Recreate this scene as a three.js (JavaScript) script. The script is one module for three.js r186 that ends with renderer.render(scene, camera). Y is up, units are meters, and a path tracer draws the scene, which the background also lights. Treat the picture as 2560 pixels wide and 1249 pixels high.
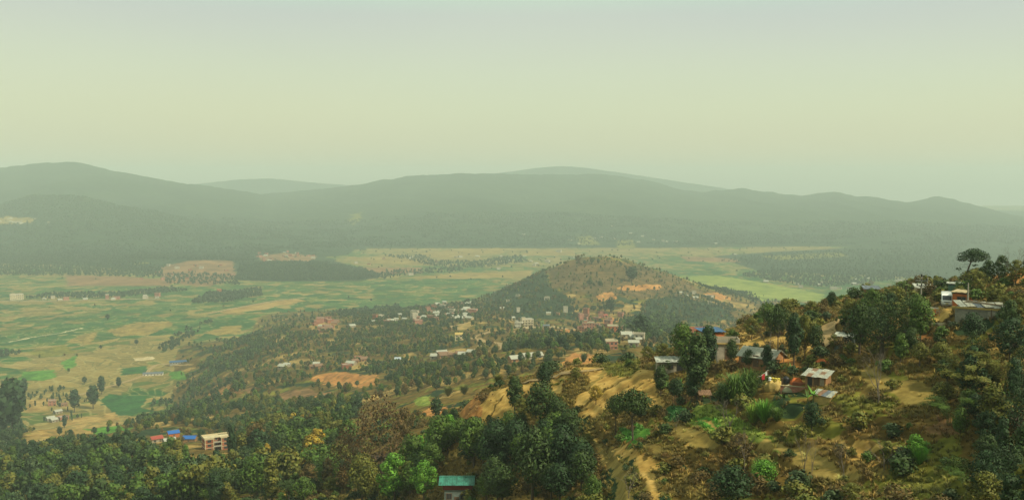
import * as THREE from 'three';
import { mergeGeometries } from 'three/addons/utils/BufferGeometryUtils.js';
const T00 = Date.now();

// ---------------------------------------------------------------- camera, sky, sun, exposure, haze
const EYE = 350, FPX = 2459, PITCH = Math.atan(174.5 / FPX);      // metres above the valley floor, focal length in photo pixels, tilt down
const scene = new THREE.Scene();
const camera = new THREE.PerspectiveCamera(2 * Math.atan(624.5 / FPX) * 180 / Math.PI, 2560 / 1249, 1, 30000);
camera.position.set(0, EYE, 0);
camera.rotation.x = -PITCH;
camera.updateMatrixWorld();

const SUN_DIR = new THREE.Vector3(0.62, 0.72, 0.36).normalize();
const sun = new THREE.DirectionalLight(new THREE.Color().setRGB(1, 0.91, 0.68), 5);
sun.position.set(SUN_DIR.x * 2000, SUN_DIR.y * 2000 + 100, SUN_DIR.z * 2000 - 400);
sun.target.position.set(0, 100, -400);
sun.castShadow = true; sun.shadow.radius = 5;
Object.assign(sun.shadow.camera, { left: -1500, right: 1500, top: 1500, bottom: -1500, near: 10, far: 6000 });
sun.shadow.mapSize.set(4096, 4096);
scene.add(sun, sun.target);

const renderer = new THREE.WebGLRenderer({ antialias: true });
renderer.toneMapping = THREE.LinearToneMapping;
renderer.toneMappingExposure = 1;
renderer.shadowMap.enabled = true;
scene.fog = new THREE.FogExp2(new THREE.Color().setRGB(0.82, 0.98, 0.94), 0.000122);

// ---------------------------------------------------------------- seeded random numbers and noise
function rng(seed) { let a = seed >>> 0; return () => { a = (a + 0x6D2B79F5) >>> 0; let t = a; t = Math.imul(t ^ (t >>> 15), t | 1); t ^= t + Math.imul(t ^ (t >>> 7), t | 61); return ((t ^ (t >>> 14)) >>> 0) / 4294967296; }; }
const NT = new Float32Array(65536); { const r = rng(7); for (let i = 0; i < 65536; i++) NT[i] = r(); }
function vnoise(x, y) {
  const xi = Math.floor(x), yi = Math.floor(y); let fx = x - xi, fy = y - yi; fx = fx * fx * (3 - 2 * fx); fy = fy * fy * (3 - 2 * fy);
  const a = xi & 255, b = (xi + 1) & 255, c = (yi & 255) << 8, d = ((yi + 1) & 255) << 8, p = NT[a | c], q = NT[b | c], r = NT[a | d], s = NT[b | d];
  return p + (q - p) * fx + (r - p) * fy + (p - q - r + s) * fx * fy;
}
function fbm(x, y, oct) { let s = 0, a = 0.5, n = 0; for (let i = 0; i < oct; i++) { s += a * vnoise(x, y); n += a; a *= 0.5; const t = x * 1.62 + y * 1.18 + 17.3; y = y * 1.62 - x * 1.18 + 5.1; x = t; } return s / n; }
const clamp = (x, a, b) => x < a ? a : x > b ? b : x, lerp = (a, b, t) => a + (b - a) * t, sstep = (a, b, x) => { const t = clamp((x - a) / (b - a), 0, 1); return t * t * (3 - 2 * t); };

// the sky: a pale hazy veil, mint overhead, straw-coloured low down, with faint soft streaks all the way round
{
  const W = 512, H = 256, d = new Float32Array(W * H * 4);
  const stops = [[-90, .42, .45, .33], [0, .63, .63, .44], [2, .655, .66, .44], [4, .67, .715, .485], [6, .645, .715, .53], [8, .605, .69, .56], [10.5, .56, .705, .585], [16, .54, .67, .57], [30, .52, .62, .48], [90, .48, .57, .44]];
  for (let j = 0; j < H; j++) {
    const e = (j + 0.5) / H * 180 - 90; let k = 0; while (k < stops.length - 2 && e > stops[k + 1][0]) k++;
    const A = stops[k], B = stops[k + 1], t = clamp((e - A[0]) / (B[0] - A[0]), 0, 1);
    for (let i = 0; i < W; i++) {
      const az = i / W * 2 * Math.PI, cx = Math.cos(az) * 3, cz = Math.sin(az) * 3;
      const n = fbm(cx + 40, cz + e * 0.22 + 11, 3) - 0.5, m = fbm(cx * 0.8 + 9, cz * 0.8 + e * 0.12, 2) - 0.5, o = (j * W + i) * 4;
      d[o] = lerp(A[1], B[1], t) * (1 + n * 0.05 + m * 0.09); d[o + 1] = lerp(A[2], B[2], t) * (1 + n * 0.05 + m * 0.02); d[o + 2] = lerp(A[3], B[3], t) * (1 + n * 0.05 - m * 0.03); d[o + 3] = 1;
    }
  }
  const sky = new THREE.DataTexture(d, W, H, THREE.RGBAFormat, THREE.FloatType);
  sky.mapping = THREE.EquirectangularReflectionMapping; sky.magFilter = sky.minFilter = THREE.LinearFilter; sky.wrapS = THREE.RepeatWrapping; sky.needsUpdate = true;
  scene.background = sky; scene.environment = sky;
}

// ---------------------------------------------------------------- the lie of the land
// Ground profiles read off the photograph: for a photo column, [metres in front of the camera, photo row where that ground shows | negative: metres below the eye where hidden].
const COLS = [
  [-420, [[5, -6], [40, -22], [150, -70], [430, -142], [560, -162], [700, -190], [800, -200]]],
  [0, [[5, -6], [40, -22], [150, -70], [430, 1260], [560, 1155], [640, 1132], [740, 1100], [800, -200]]],
  [200, [[5, -6], [40, -22], [150, -68], [400, 1260], [480, 1185], [600, 1125], [720, 1090], [820, -200]]],
  [400, [[5, -6], [40, -22], [150, -64], [370, 1258], [460, 1155], [530, 1120], [600, 1085], [750, 1052], [870, -200]]],
  [600, [[5, -6], [40, -22], [140, -58], [330, 1255], [480, 1135], [560, 1095], [760, 1000], [950, 930], [1200, 850], [1320, -200]]],
  [800, [[5, -6], [40, -21], [130, -53], [290, 1255], [380, 1160], [480, 1088], [680, 985], [780, 943], [880, 902], [1050, 850], [1200, 811], [1450, 781], [1560, -200]]],
  [1000, [[5, -6], [40, -20], [120, -48], [240, 1255], [270, 1205], [340, 1110], [430, -106], [560, 985], [800, 902], [920, 862], [1200, 802], [1450, 776], [1570, -200]]],
  [1200, [[5, -6], [40, -19], [110, -42], [200, 1255], [215, 1190], [235, 1080], [247, 1010], [258, 985], [300, -72], [450, -98], [620, 900], [720, 880], [950, 824], [1150, 790], [1300, 768], [1420, 750], [1620, -198], [1700, -200]]],
  [1400, [[5, -6], [40, -18], [100, -38], [170, 1252], [190, 1150], [215, 1005], [232, 945], [246, 928], [290, -62], [420, -88], [620, 872], [900, 832], [1050, 815], [1150, 790], [1320, 722], [1450, 668], [1560, -140], [1760, -195], [1850, -200]]],
  [1500, [[5, -6], [40, -17.5], [95, -35], [155, 1252], [178, 1128], [202, 1002], [219, 938], [233, 916], [278, -58], [410, -85], [610, 867], [840, 837], [1000, 818], [1125, 796], [1300, 722], [1450, 643], [1560, -135], [1740, -192], [1850, -200]]],
  [1600, [[5, -6], [40, -17], [90, -33], [140, 1252], [165, 1105], [190, 1000], [206, 930], [221, 905], [265, -55], [400, -82], [600, 862], [780, 842], [950, 822], [1100, 801], [1280, 738], [1450, 666], [1560, -145], [1720, -190], [1850, -200]]],
  [1800, [[5, -6], [40, -16], [85, -31], [130, 1252], [145, 1135], [166, 1005], [188, 925], [212, 855], [232, 835], [270, -52], [400, -85], [600, -115], [900, -148], [1200, -168], [1350, 762], [1480, 730], [1620, -185], [1850, -200]]],
  [2000, [[5, -6], [40, -16], [80, -29], [120, 1252], [136, 1105], [159, 965], [182, 875], [206, 800], [226, 778], [265, -42], [400, -78], [700, -130], [1200, -180], [1350, 775], [1500, -197], [1700, -200]]],
  [2200, [[5, -6], [40, -15], [75, -27], [110, 1252], [126, 1105], [142, 985], [167, 860], [191, 770], [211, 738], [255, -34], [380, -70], [700, -130], [1200, -188], [1450, -200]]],
  [2400, [[5, -6], [40, -15], [72, -26], [105, 1252], [119, 1105], [137, 960], [152, 845], [161, 786], [174, 745], [202, 716], [245, -28], [370, -66], [700, -130], [1200, -193], [1400, -200]]],
  [2560, [[5, -6], [40, -14], [70, -25], [100, 1252], [122, 1010], [141, 860], [166, 712], [187, 682], [235, -24], [370, -62], [700, -130], [1200, -194], [1400, -200]]],
  [3000, [[5, -6], [40, -12], [70, -20], [100, -24], [140, -18], [180, -12], [240, -18], [370, -60], [700, -130], [1200, -194], [1400, -200]]],
];
const LN0 = Math.log(5), LN1 = Math.log(3600), NR = 520, NC = COLS.length;
const PROF = COLS.map(([, pts]) => {
  const P = pts.map(([d, v]) => { const D = d <= 340 ? d : 340 + (d - 340) * 1.9; return [Math.log(D), v <= -190 ? EYE * (1 + v / 200) : v < 0 ? EYE + v * D / d : EYE - (v - 450) / FPX * D]; }).concat([[Math.log(20000), 0]]);
  const n = P.length, m = [], sl = []; for (let i = 0; i < n - 1; i++) sl.push((P[i + 1][1] - P[i][1]) / (P[i + 1][0] - P[i][0]));
  for (let i = 0; i < n; i++) m.push(i === 0 ? sl[0] : i === n - 1 ? sl[n - 2] : sl[i - 1] * sl[i] <= 0 ? 0 : 2 / (1 / sl[i - 1] + 1 / sl[i]));
  let a = new Float32Array(NR + 1);
  for (let k = 0; k <= NR; k++) {
    const x = LN0 + (LN1 - LN0) * k / NR; let i = 0; while (i < n - 2 && x > P[i + 1][0]) i++;
    const h = P[i + 1][0] - P[i][0], t = clamp((x - P[i][0]) / h, 0, 1), t2 = t * t, t3 = t2 * t;
    a[k] = (2 * t3 - 3 * t2 + 1) * P[i][1] + (t3 - 2 * t2 + t) * h * m[i] + (-2 * t3 + 3 * t2) * P[i + 1][1] + (t3 - t2) * h * m[i + 1];
  }
  return a;
});
const CPX = COLS.map((c) => c[0]);
function baseHeight(s, D) {
  if (D >= 3580) return 0;
  const px = clamp(1280 + s * FPX, CPX[0], CPX[NC - 1] - 0.001); let c = 0; while (px >= CPX[c + 1]) c++;
  const t = (px - CPX[c]) / (CPX[c + 1] - CPX[c]), y = clamp((Math.log(Math.max(D, 5)) - LN0) / (LN1 - LN0) * NR, 0, NR - 0.001), k = y | 0, f = y - k;
  const at = (i) => { const p = PROF[clamp(i, 0, NC - 1)]; return p[k] + (p[k + 1] - p[k]) * f; };
  const p0 = at(c - 1), p1 = at(c), p2 = at(c + 1), p3 = at(c + 2);
  const v = p1 + 0.5 * t * (p2 - p0 + t * (2 * p0 - 5 * p1 + 4 * p2 - p3 + t * (3 * (p1 - p2) + p3 - p0)));
  return Math.max(v, 0) * (1 - sstep(3330, 3580, D));
}
// Ridges beyond the valley: crest as [photo column, photo row, metres], width of the near face, of the far face, roughness.
const RIDGES = [
  { f: 1650, near: 4950, b: 1000, r: 0.46, c: [[-700, 520, 9240], [500, 500, 9390], [640, 487, 9408], [700, 480, 9418], [800, 471, 9437], [880, 464, 9451], [960, 448, 9466], [1040, 439, 9481], [1150, 433, 9502], [1240, 433, 9518], [1320, 436, 9534], [1500, 434, 9566], [1560, 441, 9577], [1640, 456, 9592], [1700, 473, 9603], [1760, 479, 9615], [1800, 475, 9622], [1860, 469, 9633], [1900, 479, 9640], [2000, 488, 9660], [2060, 481, 9472], [2090, 479, 9379], [2140, 491, 9224], [2200, 493, 9037], [2270, 506, 8820], [2300, 499, 9240], [2340, 488, 9240], [2400, 501, 9000], [2450, 515, 8800], [2500, 530, 8360], [2560, 546, 7744], [2700, 566, 7304], [3100, 590, 7040]] },
  { f: 1250, near: 5050, b: 1600, r: 0.40, c: [[-700, 455, 8600], [-250, 432, 8600], [0, 419, 8600], [60, 413, 8600], [100, 408, 8600], [150, 404, 8600], [200, 406, 8600], [240, 416, 8600], [300, 429, 8600], [370, 443, 8600], [450, 456, 8600], [520, 464, 8600], [600, 476, 8600], [680, 490, 8600], [760, 520, 8600], [860, 580, 8600], [950, 640, 8600]] },
  { f: 900, near: 4300, b: 1200, r: 0.22, c: [[-700, 530, 6123], [-150, 525, 6123], [0, 512, 6123], [80, 490, 6123], [150, 488, 6123], [210, 493, 6123], [300, 515, 6082], [380, 528, 6042], [440, 541, 6020], [500, 559, 5961], [580, 572, 5774], [640, 580, 5626], [720, 592, 5426], [800, 603, 5227], [880, 618, 5014], [940, 632, 4803], [1000, 650, 4662]] },
  { f: 352, b: 416, r: 0.2, c: [[500, 705, 3696], [560, 690, 3748], [610, 668, 3801], [700, 660, 3836], [800, 664, 3836], [880, 674, 3819], [940, 688, 3784], [1000, 705, 3696]] },
  { f: 416, b: 480, r: 0.15, c: [[-700, 640, 4400], [0, 640, 4400], [200, 642, 4312], [330, 646, 4136], [420, 650, 4012], [520, 648, 4048], [600, 655, 4048], [660, 670, 3960]] },
  { f: 480, b: 480, r: 0.2, c: [[560, 660, 4312], [620, 628, 4505], [700, 624, 4576], [790, 634, 4576], [880, 650, 4400]] },
  { f: 416, b: 672, r: 0.2, c: [[1780, 700, 3960], [1880, 675, 4048], [2000, 670, 4136], [2150, 672, 4136], [2300, 672, 4136], [2560, 668, 4136], [3100, 665, 4136]] },
  { f: 1000, b: 900, r: 0.2, c: [[-700, 489, 12600], [300, 477, 12600], [480, 461, 12600], [600, 448, 12600], [680, 446, 12600], [800, 458, 12600], [950, 467, 12600], [1100, 447, 12600], [1250, 432, 12600], [1340, 420, 12600], [1400, 415, 12600], [1460, 419, 12600], [1560, 433, 12600], [1700, 454, 12600], [1900, 484, 12600], [2200, 519, 12600], [2560, 549, 12600], [3100, 569, 12600]] },
];
for (const r of RIDGES) {                                            // sample each crest evenly over the picture columns, softly rounded
  const N = 760, X0 = -700, X1 = 3100; let hs = new Float32Array(N + 1), ds = new Float32Array(N + 1);
  for (let i = 0; i <= N; i++) {
    const px = X0 + (X1 - X0) * i / N, c = r.c; if (px <= c[0][0]) { ds[i] = c[0][2]; hs[i] = (EYE - (c[0][1] - 450) / FPX * c[0][2]) - (c[0][0] - px) * (c[0][0] > -600 ? 0.4 : 0); continue; }
    if (px >= c[c.length - 1][0]) { const e = c[c.length - 1]; ds[i] = e[2]; hs[i] = (EYE - (e[1] - 450) / FPX * e[2]) - (px - e[0]) * (e[0] < 3000 ? 0.4 : 0); continue; }
    let k = 0; while (px > c[k + 1][0]) k++; const t = (px - c[k][0]) / (c[k + 1][0] - c[k][0]); ds[i] = lerp(c[k][2], c[k + 1][2], t); hs[i] = EYE - (lerp(c[k][1], c[k + 1][1], t) - 450) / FPX * ds[i];
  }
  const sm = (a, w) => { const b = new Float32Array(N + 1); for (let i = 0; i <= N; i++) { let s = 0, n = 0; for (let j = -w; j <= w; j++) { const k = clamp(i + j, 0, N); s += a[k]; n++; } b[i] = s / n; } return b; };
  r.hs = sm(hs, 2); if (r.near) for (let i = 0; i <= N; i++) r.hs[i] += (fbm(i / 7 + r.b, 3.3, 2) - .5) * .0022 * ds[i] + (fbm(i / 2 + r.b, 8.1, 2) - .5) * .0009 * ds[i]; r.hb = sm(sm(hs, r.near ? 26 : 6), r.near ? 20 : 4); r.ds = sm(ds, 10); r.min = (r.near ?? Math.min(...ds) - r.f) - 50; r.max = Math.max(...ds) + r.b * 1.2;
}
function ridgeHeight(r, x, D) {
  if (D < r.min || D > r.max) return 0;
  const i = clamp((1280 + x / D * FPX + 700) / 3800 * 760, 0, 759.999), k = i | 0, f = i - k, hc = r.hs[k] + (r.hs[k + 1] - r.hs[k]) * f; if (hc <= 0) return 0;
  const dc = r.ds[k] + (r.ds[k + 1] - r.ds[k]) * f, q = D - dc, rf = r.near ? dc - r.near : r.f;
  if (q > 0) return hc * (1 - 0.75 * sstep(0, r.b, q));
  const t = clamp(1 + q / rf, 0, 1), w = rf * 0.28, sp = 1 - 2 * Math.abs(fbm(x / w + 3.1, D / (w * 2.2) + 8.7, 4) - 0.5);   // spurs and gullies on the near face
  const shape = t < 1e-4 ? 0 : Math.pow(t, 1.25) * (1.12 - 0.12 * t);
  const hm = lerp(r.hb[k] + (r.hb[k + 1] - r.hb[k]) * f, hc, t * t * t * t * t); return hm * (shape + r.r * (sp - 0.78) * 4 * t * (1 - t) * (0.35 + 0.65 * t));
}
function smax(a, b, k) { const h = clamp(0.5 + 0.5 * (a - b) / k, 0, 1); return b + (a - b) * h + k * h * (1 - h); }
function terrace(h, step, sharp) { const q = h / step, fl = Math.floor(q), fr = q - fl; return (fl + sstep(sharp, 1, fr)) * step; }
function H(x, z) {
  const D = -z; if (D < 1) return EYE - 6;
  const s = x / D; let h = baseHeight(s, D);
  if (D < 3600) {
    const up = sstep(1.5, 14, h), far = sstep(260, 520, D), steepHill = sstep(1900, 2200, D) * sstep(50, 100, h);
    const big = fbm(x / 95 + 4.7, z / 95 + 2.2, 4) - 0.5, small = fbm(x / 17 + 1.3, z / 17 + 9.1, 3) - 0.5;
    h += up * (far * big * 15 + small * lerp(1.6, 2.4, far));
    const tm = sstep(lerp(0.50, 0.44, far), lerp(0.64, 0.58, far), vnoise(x / 70 + 31, z / 70 + 5) * 0.6 + vnoise(x / 23 + 3, z / 23 + 50) * 0.4) * up * (1 - steepHill);
    if (tm > 0.01) { const st = lerp(1.9, 3.4, far), hw = h + (fbm(x / 38, z / 38, 2) - 0.5) * st * 2.4; h = lerp(h, terrace(hw, st, 0.62), tm * lerp(D < 190 && s > .05 ? .6 : .34, 0.75, far)); }
    h += (fbm(x / 3.5, z / 3.5, 2) - 0.5) * 0.35 * up * (1 - far) + (vnoise(x / 60, z / 60) - 0.5) * 0.5;
    h = Math.max(h, -0.5);
  }
  if (D > 2900) {
    let m = 0; for (const r of RIDGES) { const v = ridgeHeight(r, x, D); if (v > 0.05) m = m > 0.05 ? smax(m, v, 10) : v; }
    if (m > 0) h = Math.max(h, 0) + m + (fbm(x / 45, z / 45, 2) - 0.5) * Math.min(8, m * 0.14);
  }
  return h;
}
// a photo pixel gives a direction; the ground it meets first gives the distance
const CP = Math.cos(PITCH), SP = Math.sin(PITCH);
function dirOf(px, py) { const u = (px - 1280) / FPX, v = -(py - 624.5) / FPX; return [u, v * CP - SP, -(CP + v * SP)]; }
function ground(px, py) {
  const [dx, dy, dz] = dirOf(px, py); let a = 20, b = 20, hit = false;
  while (b < 13600) { b = a * 1.012; const t = b / -dz; if (EYE + dy * t < H(dx * t, -b)) { hit = true; break; } a = b; }
  if (!hit) return null;
  for (let i = 0; i < 18; i++) { const m = (a + b) / 2, t = m / -dz; if (EYE + dy * t < H(dx * t, -m)) b = m; else a = m; }
  const t = b / -dz; return { x: dx * t, z: -b, y: H(dx * t, -b), D: b };
}
// ---------------------------------------------------------------- what covers the ground
// class: colours (linear), size of the patches in metres
const CLS = {
  soil: [[.42, .265, .072], [.51, .335, .105], [.30, .18, .048]], orange: [[.40, .18, .05], [.48, .235, .075], [.29, .13, .04]], crop: [[.07, .19, .022], [.105, .23, .035], [.05, .14, .02]],
  deep: [[.024, .095, .024], [.035, .125, .028], [.02, .07, .02]], olive: [[.14, .135, .02], [.19, .175, .03], [.085, .09, .014]], brown: [[.125, .082, .018], [.175, .115, .028], [.075, .05, .012]],
  pale: [[.235, .17, .045], [.30, .22, .065], [.17, .122, .033]], wood: [[.022, .044, .017], [.034, .056, .02], [.016, .032, .013]], lime: [[.19, .235, .035], [.24, .27, .06], [.11, .16, .03]],
  red: [[.20, .11, .045], [.27, .155, .07], [.13, .08, .035]], sand: [[.48, .39, .22], [.56, .46, .28], [.38, .30, .16]], russet: [[.115, .078, .027], [.165, .105, .04], [.07, .056, .02]],
};
const CN = Object.keys(CLS), CI = Object.fromEntries(CN.map((n, i) => [n, i + 1]));
const COVER = [];
function cover(cls, ...pts) {                                       // outline in photo pixels, laid on the ground it shows
  const w = []; for (let i = 0; i < pts.length; i += 2) { const g = ground(pts[i], pts[i + 1]); if (g) w.push([g.x, g.z]); }
  if (w.length > 2) COVER.push([CI[cls], w]);
}
function strip(cls, width, ...pts) {
  const w = []; for (let i = 0; i < pts.length; i += 2) { const g = ground(pts[i], pts[i + 1]); if (g) w.push([g.x, g.z]); }
  for (let i = 0; i < w.length - 1; i++) { const [ax, az] = w[i], [bx, bz] = w[i + 1], l = Math.hypot(bx - ax, bz - az) || 1, nx = -(bz - az) / l * width / 2, nz = (bx - ax) / l * width / 2, ex = (bx - ax) / l * width * .3, ez = (bz - az) / l * width * .3; COVER.push([CI[cls], [[ax + nx - ex, az + nz - ez], [bx + nx + ex, bz + nz + ez], [bx - nx + ex, bz - nz + ez], [ax - nx - ex, az - nz - ez]]]); }
}
// far floor of the valley
cover('wood', 1780, 640, 1950, 628, 2700, 590, 2900, 690, 2300, 692, 1900, 678); cover('olive', 1900, 640, 2100, 630, 2120, 640, 1950, 650);
cover('pale', 860, 643, 960, 641, 1075, 651, 1075, 664, 930, 657); cover('pale', 1040, 634, 1150, 622, 1250, 619, 1260, 632, 1100, 645); cover('pale', 1000, 694, 1150, 682, 1330, 676, 1330, 690, 1150, 697); cover('pale', 1290, 640, 1320, 627, 1430, 626, 1440, 638);
cover('red', 640, 640, 720, 632, 790, 640, 770, 656, 660, 655); cover('red', 400, 668, 470, 652, 580, 652, 585, 695, 520, 716, 405, 706); cover('red', 160, 688, 300, 690, 425, 700, 425, 714, 170, 714); cover('red', 900, 668, 1050, 668, 1060, 682, 920, 684);
cover('pale', -30, 552, 20, 540, 84, 546, 80, 558, 0, 562); cover('olive', 930, 452, 960, 447, 990, 446, 960, 458, 920, 466); cover('olive', 862, 545, 890, 528, 896, 550, 870, 562);
cover('olive', 1440, 592, 1480, 588, 1500, 612, 1450, 612); cover('olive', 1540, 600, 1580, 598, 1590, 620, 1545, 622); cover('red', 1700, 640, 1840, 646, 1850, 656, 1715, 652); cover('wood', 1510, 490, 1560, 486, 1560, 498, 1515, 500);
cover('lime', 1690, 690, 1790, 688, 1900, 705, 2060, 736, 2060, 752, 1950, 750, 1750, 716); cover('wood', 585, 700, 600, 662, 700, 658, 900, 672, 960, 690, 900, 702, 700, 704);
// fields of the valley
cover('soil', 540, 780, 640, 760, 740, 746, 765, 751, 660, 772, 570, 784); cover('pale', 160, 856, 200, 836, 245, 828, 225, 858); cover('pale', 265, 826, 330, 806, 420, 802, 425, 814, 370, 836, 290, 840); cover('pale', 508, 832, 560, 814, 606, 812, 600, 832, 540, 838);
cover('crop', 40, 950, 60, 928, 130, 924, 142, 942, 100, 952); cover('deep', 298, 938, 305, 920, 365, 914, 372, 930); cover('crop', 150, 905, 190, 885, 186, 915, 165, 925); cover('olive', 60, 880, 160, 862, 190, 880, 100, 894); cover('deep', 245, 1000, 270, 985, 362, 988, 360, 1010, 335, 1040, 285, 1036); cover('crop', 420, 930, 455, 926, 470, 945, 430, 950); cover('lime', 0, 962, 50, 950, 70, 965, 10, 985);
cover('soil', 60, 1095, 150, 1050, 290, 1028, 300, 1050, 240, 1070, 150, 1085, 140, 1140, 60, 1150); cover('crop', 170, 1072, 300, 1062, 330, 1075, 240, 1090); cover('soil', 70, 1000, 120, 990, 115, 1025, 60, 1030); cover('sand', 330, 895, 380, 890, 385, 898, 335, 902);
strip('deep', 12, 0, 862, 60, 850, 120, 836, 200, 820, 300, 797, 330, 788); strip('sand', 7, 20, 855, 80, 842, 150, 832, 205, 818);
// hill in the middle of the valley and the spur before it
cover('russet', 1330, 690, 1400, 665, 1500, 650, 1600, 664, 1700, 696, 1760, 730, 1700, 740, 1600, 745, 1480, 740, 1380, 720); cover('wood', 1200, 770, 1260, 718, 1330, 690, 1370, 715, 1420, 745, 1440, 800, 1280, 800); cover('orange', 1540, 722, 1560, 713, 1655, 713, 1650, 724, 1560, 726); cover('orange', 1490, 740, 1530, 728, 1540, 748, 1500, 752); cover('soil', 1545, 780, 1560, 762, 1604, 756, 1604, 776, 1560, 784); cover('orange', 1500, 800, 1530, 790, 1545, 802, 1520, 812); cover('wood', 1600, 790, 1620, 745, 1700, 740, 1800, 760, 1850, 800, 1700, 800); cover('soil', 1770, 752, 1800, 745, 1880, 762, 1890, 772, 1830, 768); cover('orange', 1760, 735, 1790, 730, 1830, 744, 1800, 752);
cover('brown', 1300, 812, 1450, 822, 1460, 840, 1290, 832); cover('orange', 1370, 822, 1450, 824, 1460, 838, 1390, 836); cover('brown', 1180, 848, 1215, 832, 1290, 830, 1290, 850, 1250, 850, 1258, 868, 1215, 886, 1090, 886, 1170, 872); cover('soil', 1130, 822, 1150, 810, 1182, 802, 1182, 814, 1160, 826); cover('soil', 1085, 884, 1100, 876, 1170, 876, 1160, 890);
cover('orange', 780, 945, 800, 935, 860, 930, 940, 938, 942, 962, 870, 966, 800, 958); cover('red', 690, 1000, 700, 982, 760, 970, 840, 985, 880, 1000, 820, 1012, 720, 1010); cover('orange', 770, 995, 830, 985, 840, 1000, 780, 1006); cover('soil', 770, 815, 800, 800, 840, 806, 840, 822, 800, 830); cover('soil', 680, 850, 715, 836, 715, 848, 690, 856); cover('orange', 520, 985, 545, 962, 600, 970, 600, 985, 560, 990); cover('soil', 860, 918, 920, 900, 920, 915, 870, 925); cover('red', 610, 975, 632, 965, 640, 985, 612, 985); cover('soil', 585, 1040, 620, 1022, 655, 1008, 660, 1016, 610, 1040); cover('pale', 480, 1010, 520, 1000, 520, 1014, 490, 1020); cover('soil', 1005, 885, 1030, 880, 1040, 898, 1010, 905); cover('brown', 1040, 905, 1110, 895, 1140, 935, 1060, 945); cover('soil', 985, 952, 1030, 948, 1035, 958, 990, 960);
cover('orange', 1405, 912, 1425, 885, 1450, 878, 1490, 888, 1480, 905, 1450, 918); cover('soil', 1430, 872, 1500, 866, 1520, 880, 1440, 884); cover('soil', 1215, 905, 1290, 885, 1300, 900, 1230, 925);
// the near slope
cover('lime', 1032, 1012, 1038, 994, 1072, 990, 1078, 1008, 1055, 1016); cover('orange', 1050, 1030, 1080, 1015, 1120, 1020, 1110, 1050, 1060, 1050); cover('soil', 1198, 1020, 1226, 978, 1262, 972, 1310, 988, 1300, 1050, 1240, 1066, 1205, 1060); cover('orange', 1130, 1010, 1200, 990, 1205, 1060, 1150, 1060);
cover('soil', 1290, 962, 1380, 940, 1500, 918, 1545, 938, 1585, 922, 1634, 926, 1642, 990, 1664, 1012, 1640, 1036, 1590, 1000, 1530, 1012, 1490, 1044, 1430, 1036, 1440, 1005, 1420, 985, 1390, 985, 1330, 985); cover('brown', 1400, 985, 1410, 950, 1440, 925, 1470, 940, 1475, 970, 1440, 998); cover('olive', 1500, 925, 1560, 895, 1600, 895, 1600, 925, 1545, 945);
strip('brown', .7, 1480, 1002, 1510, 975, 1545, 958); strip('brown', .6, 1560, 1000, 1580, 975, 1605, 955); strip('brown', .8, 1440, 1030, 1470, 1004, 1500, 985); strip('olive', .9, 1330, 975, 1380, 962, 1430, 950); strip('brown', .6, 1225, 1050, 1240, 1010, 1262, 985); strip('pale', 1.2, 1510, 925, 1500, 945, 1470, 965);
cover('pale', 1652, 1052, 1702, 1058, 1762, 1084, 1802, 1110, 1792, 1124, 1738, 1116, 1688, 1090); cover('deep', 1660, 1030, 1700, 1015, 1725, 1030, 1715, 1052, 1670, 1052); cover('lime', 1715, 1060, 1735, 1020, 1800, 1010, 1840, 1040, 1930, 1095, 1960, 1140, 1900, 1110, 1820, 1080, 1790, 1095); cover('crop', 1740, 1050, 1770, 1040, 1800, 1060, 1790, 1080, 1755, 1070); cover('soil', 1742, 1050, 1760, 1048, 1800, 1075, 1790, 1080); cover('crop', 1545, 1090, 1550, 1066, 1600, 1060, 1628, 1092, 1590, 1112, 1556, 1106);
strip('soil', 1.5, 1540, 1122, 1575, 1138, 1600, 1160, 1622, 1195, 1640, 1249); strip('pale', 2.0, 1465, 1108, 1500, 1125, 1535, 1160, 1550, 1200, 1560, 1260); strip('soil', 1.6, 1620, 1150, 1660, 1185, 1710, 1200);
strip('pale', 1.7, 1680, 1165, 1740, 1185, 1800, 1230); strip('pale', 1.4, 1600, 1110, 1650, 1130, 1720, 1150); strip('soil', 1.5, 2090, 1090, 2130, 1110, 2160, 1140); strip('pale', 1.8, 1900, 1110, 1960, 1122, 2030, 1135); strip('pale', 1.6, 2190, 1115, 2290, 1125, 2380, 1112); strip('pale', 1.5, 2200, 1180, 2300, 1192, 2400, 1182); strip('soil', 1.2, 1700, 1215, 1760, 1232, 1800, 1256); strip('pale', 1.3, 1660, 1190, 1690, 1222, 1700, 1260);
cover('pale', 2140, 922, 2190, 914, 2232, 952, 2332, 964, 2348, 1002, 2310, 1018, 2230, 992, 2178, 976); cover('pale', 1965, 1128, 2050, 1138, 2105, 1168, 2165, 1194, 2080, 1198, 2010, 1190); cover('brown', 1650, 1130, 1760, 1125, 1830, 1150, 1800, 1249, 1680, 1249); cover('brown', 2080, 1060, 2200, 1040, 2330, 1050, 2400, 1090, 2250, 1100, 2120, 1110); cover('olive', 2230, 1125, 2400, 1095, 2440, 1262, 2200, 1262); cover('olive', 2080, 1000, 2180, 985, 2240, 1010, 2200, 1040, 2100, 1035); cover('red', 2300, 1070, 2350, 1050, 2420, 1060, 2400, 1088, 2320, 1090); cover('crop', 2230, 1140, 2300, 1090, 2330, 1110, 2290, 1160); cover('orange', 2480, 702, 2500, 682, 2600, 688, 2600, 712, 2500, 716); cover('orange', 2225, 846, 2262, 834, 2332, 838, 2342, 858, 2260, 866); cover('soil', 2310, 800, 2330, 775, 2380, 775, 2380, 790, 2330, 806); cover('soil', 1850, 860, 1900, 845, 1990, 838, 1985, 860, 1880, 868); cover('orange', 1800, 895, 1830, 880, 1990, 900, 2010, 920, 1900, 930, 1820, 915); cover('olive', 1960, 1110, 1990, 1060, 2080, 1050, 2120, 1075, 2060, 1100);
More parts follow.
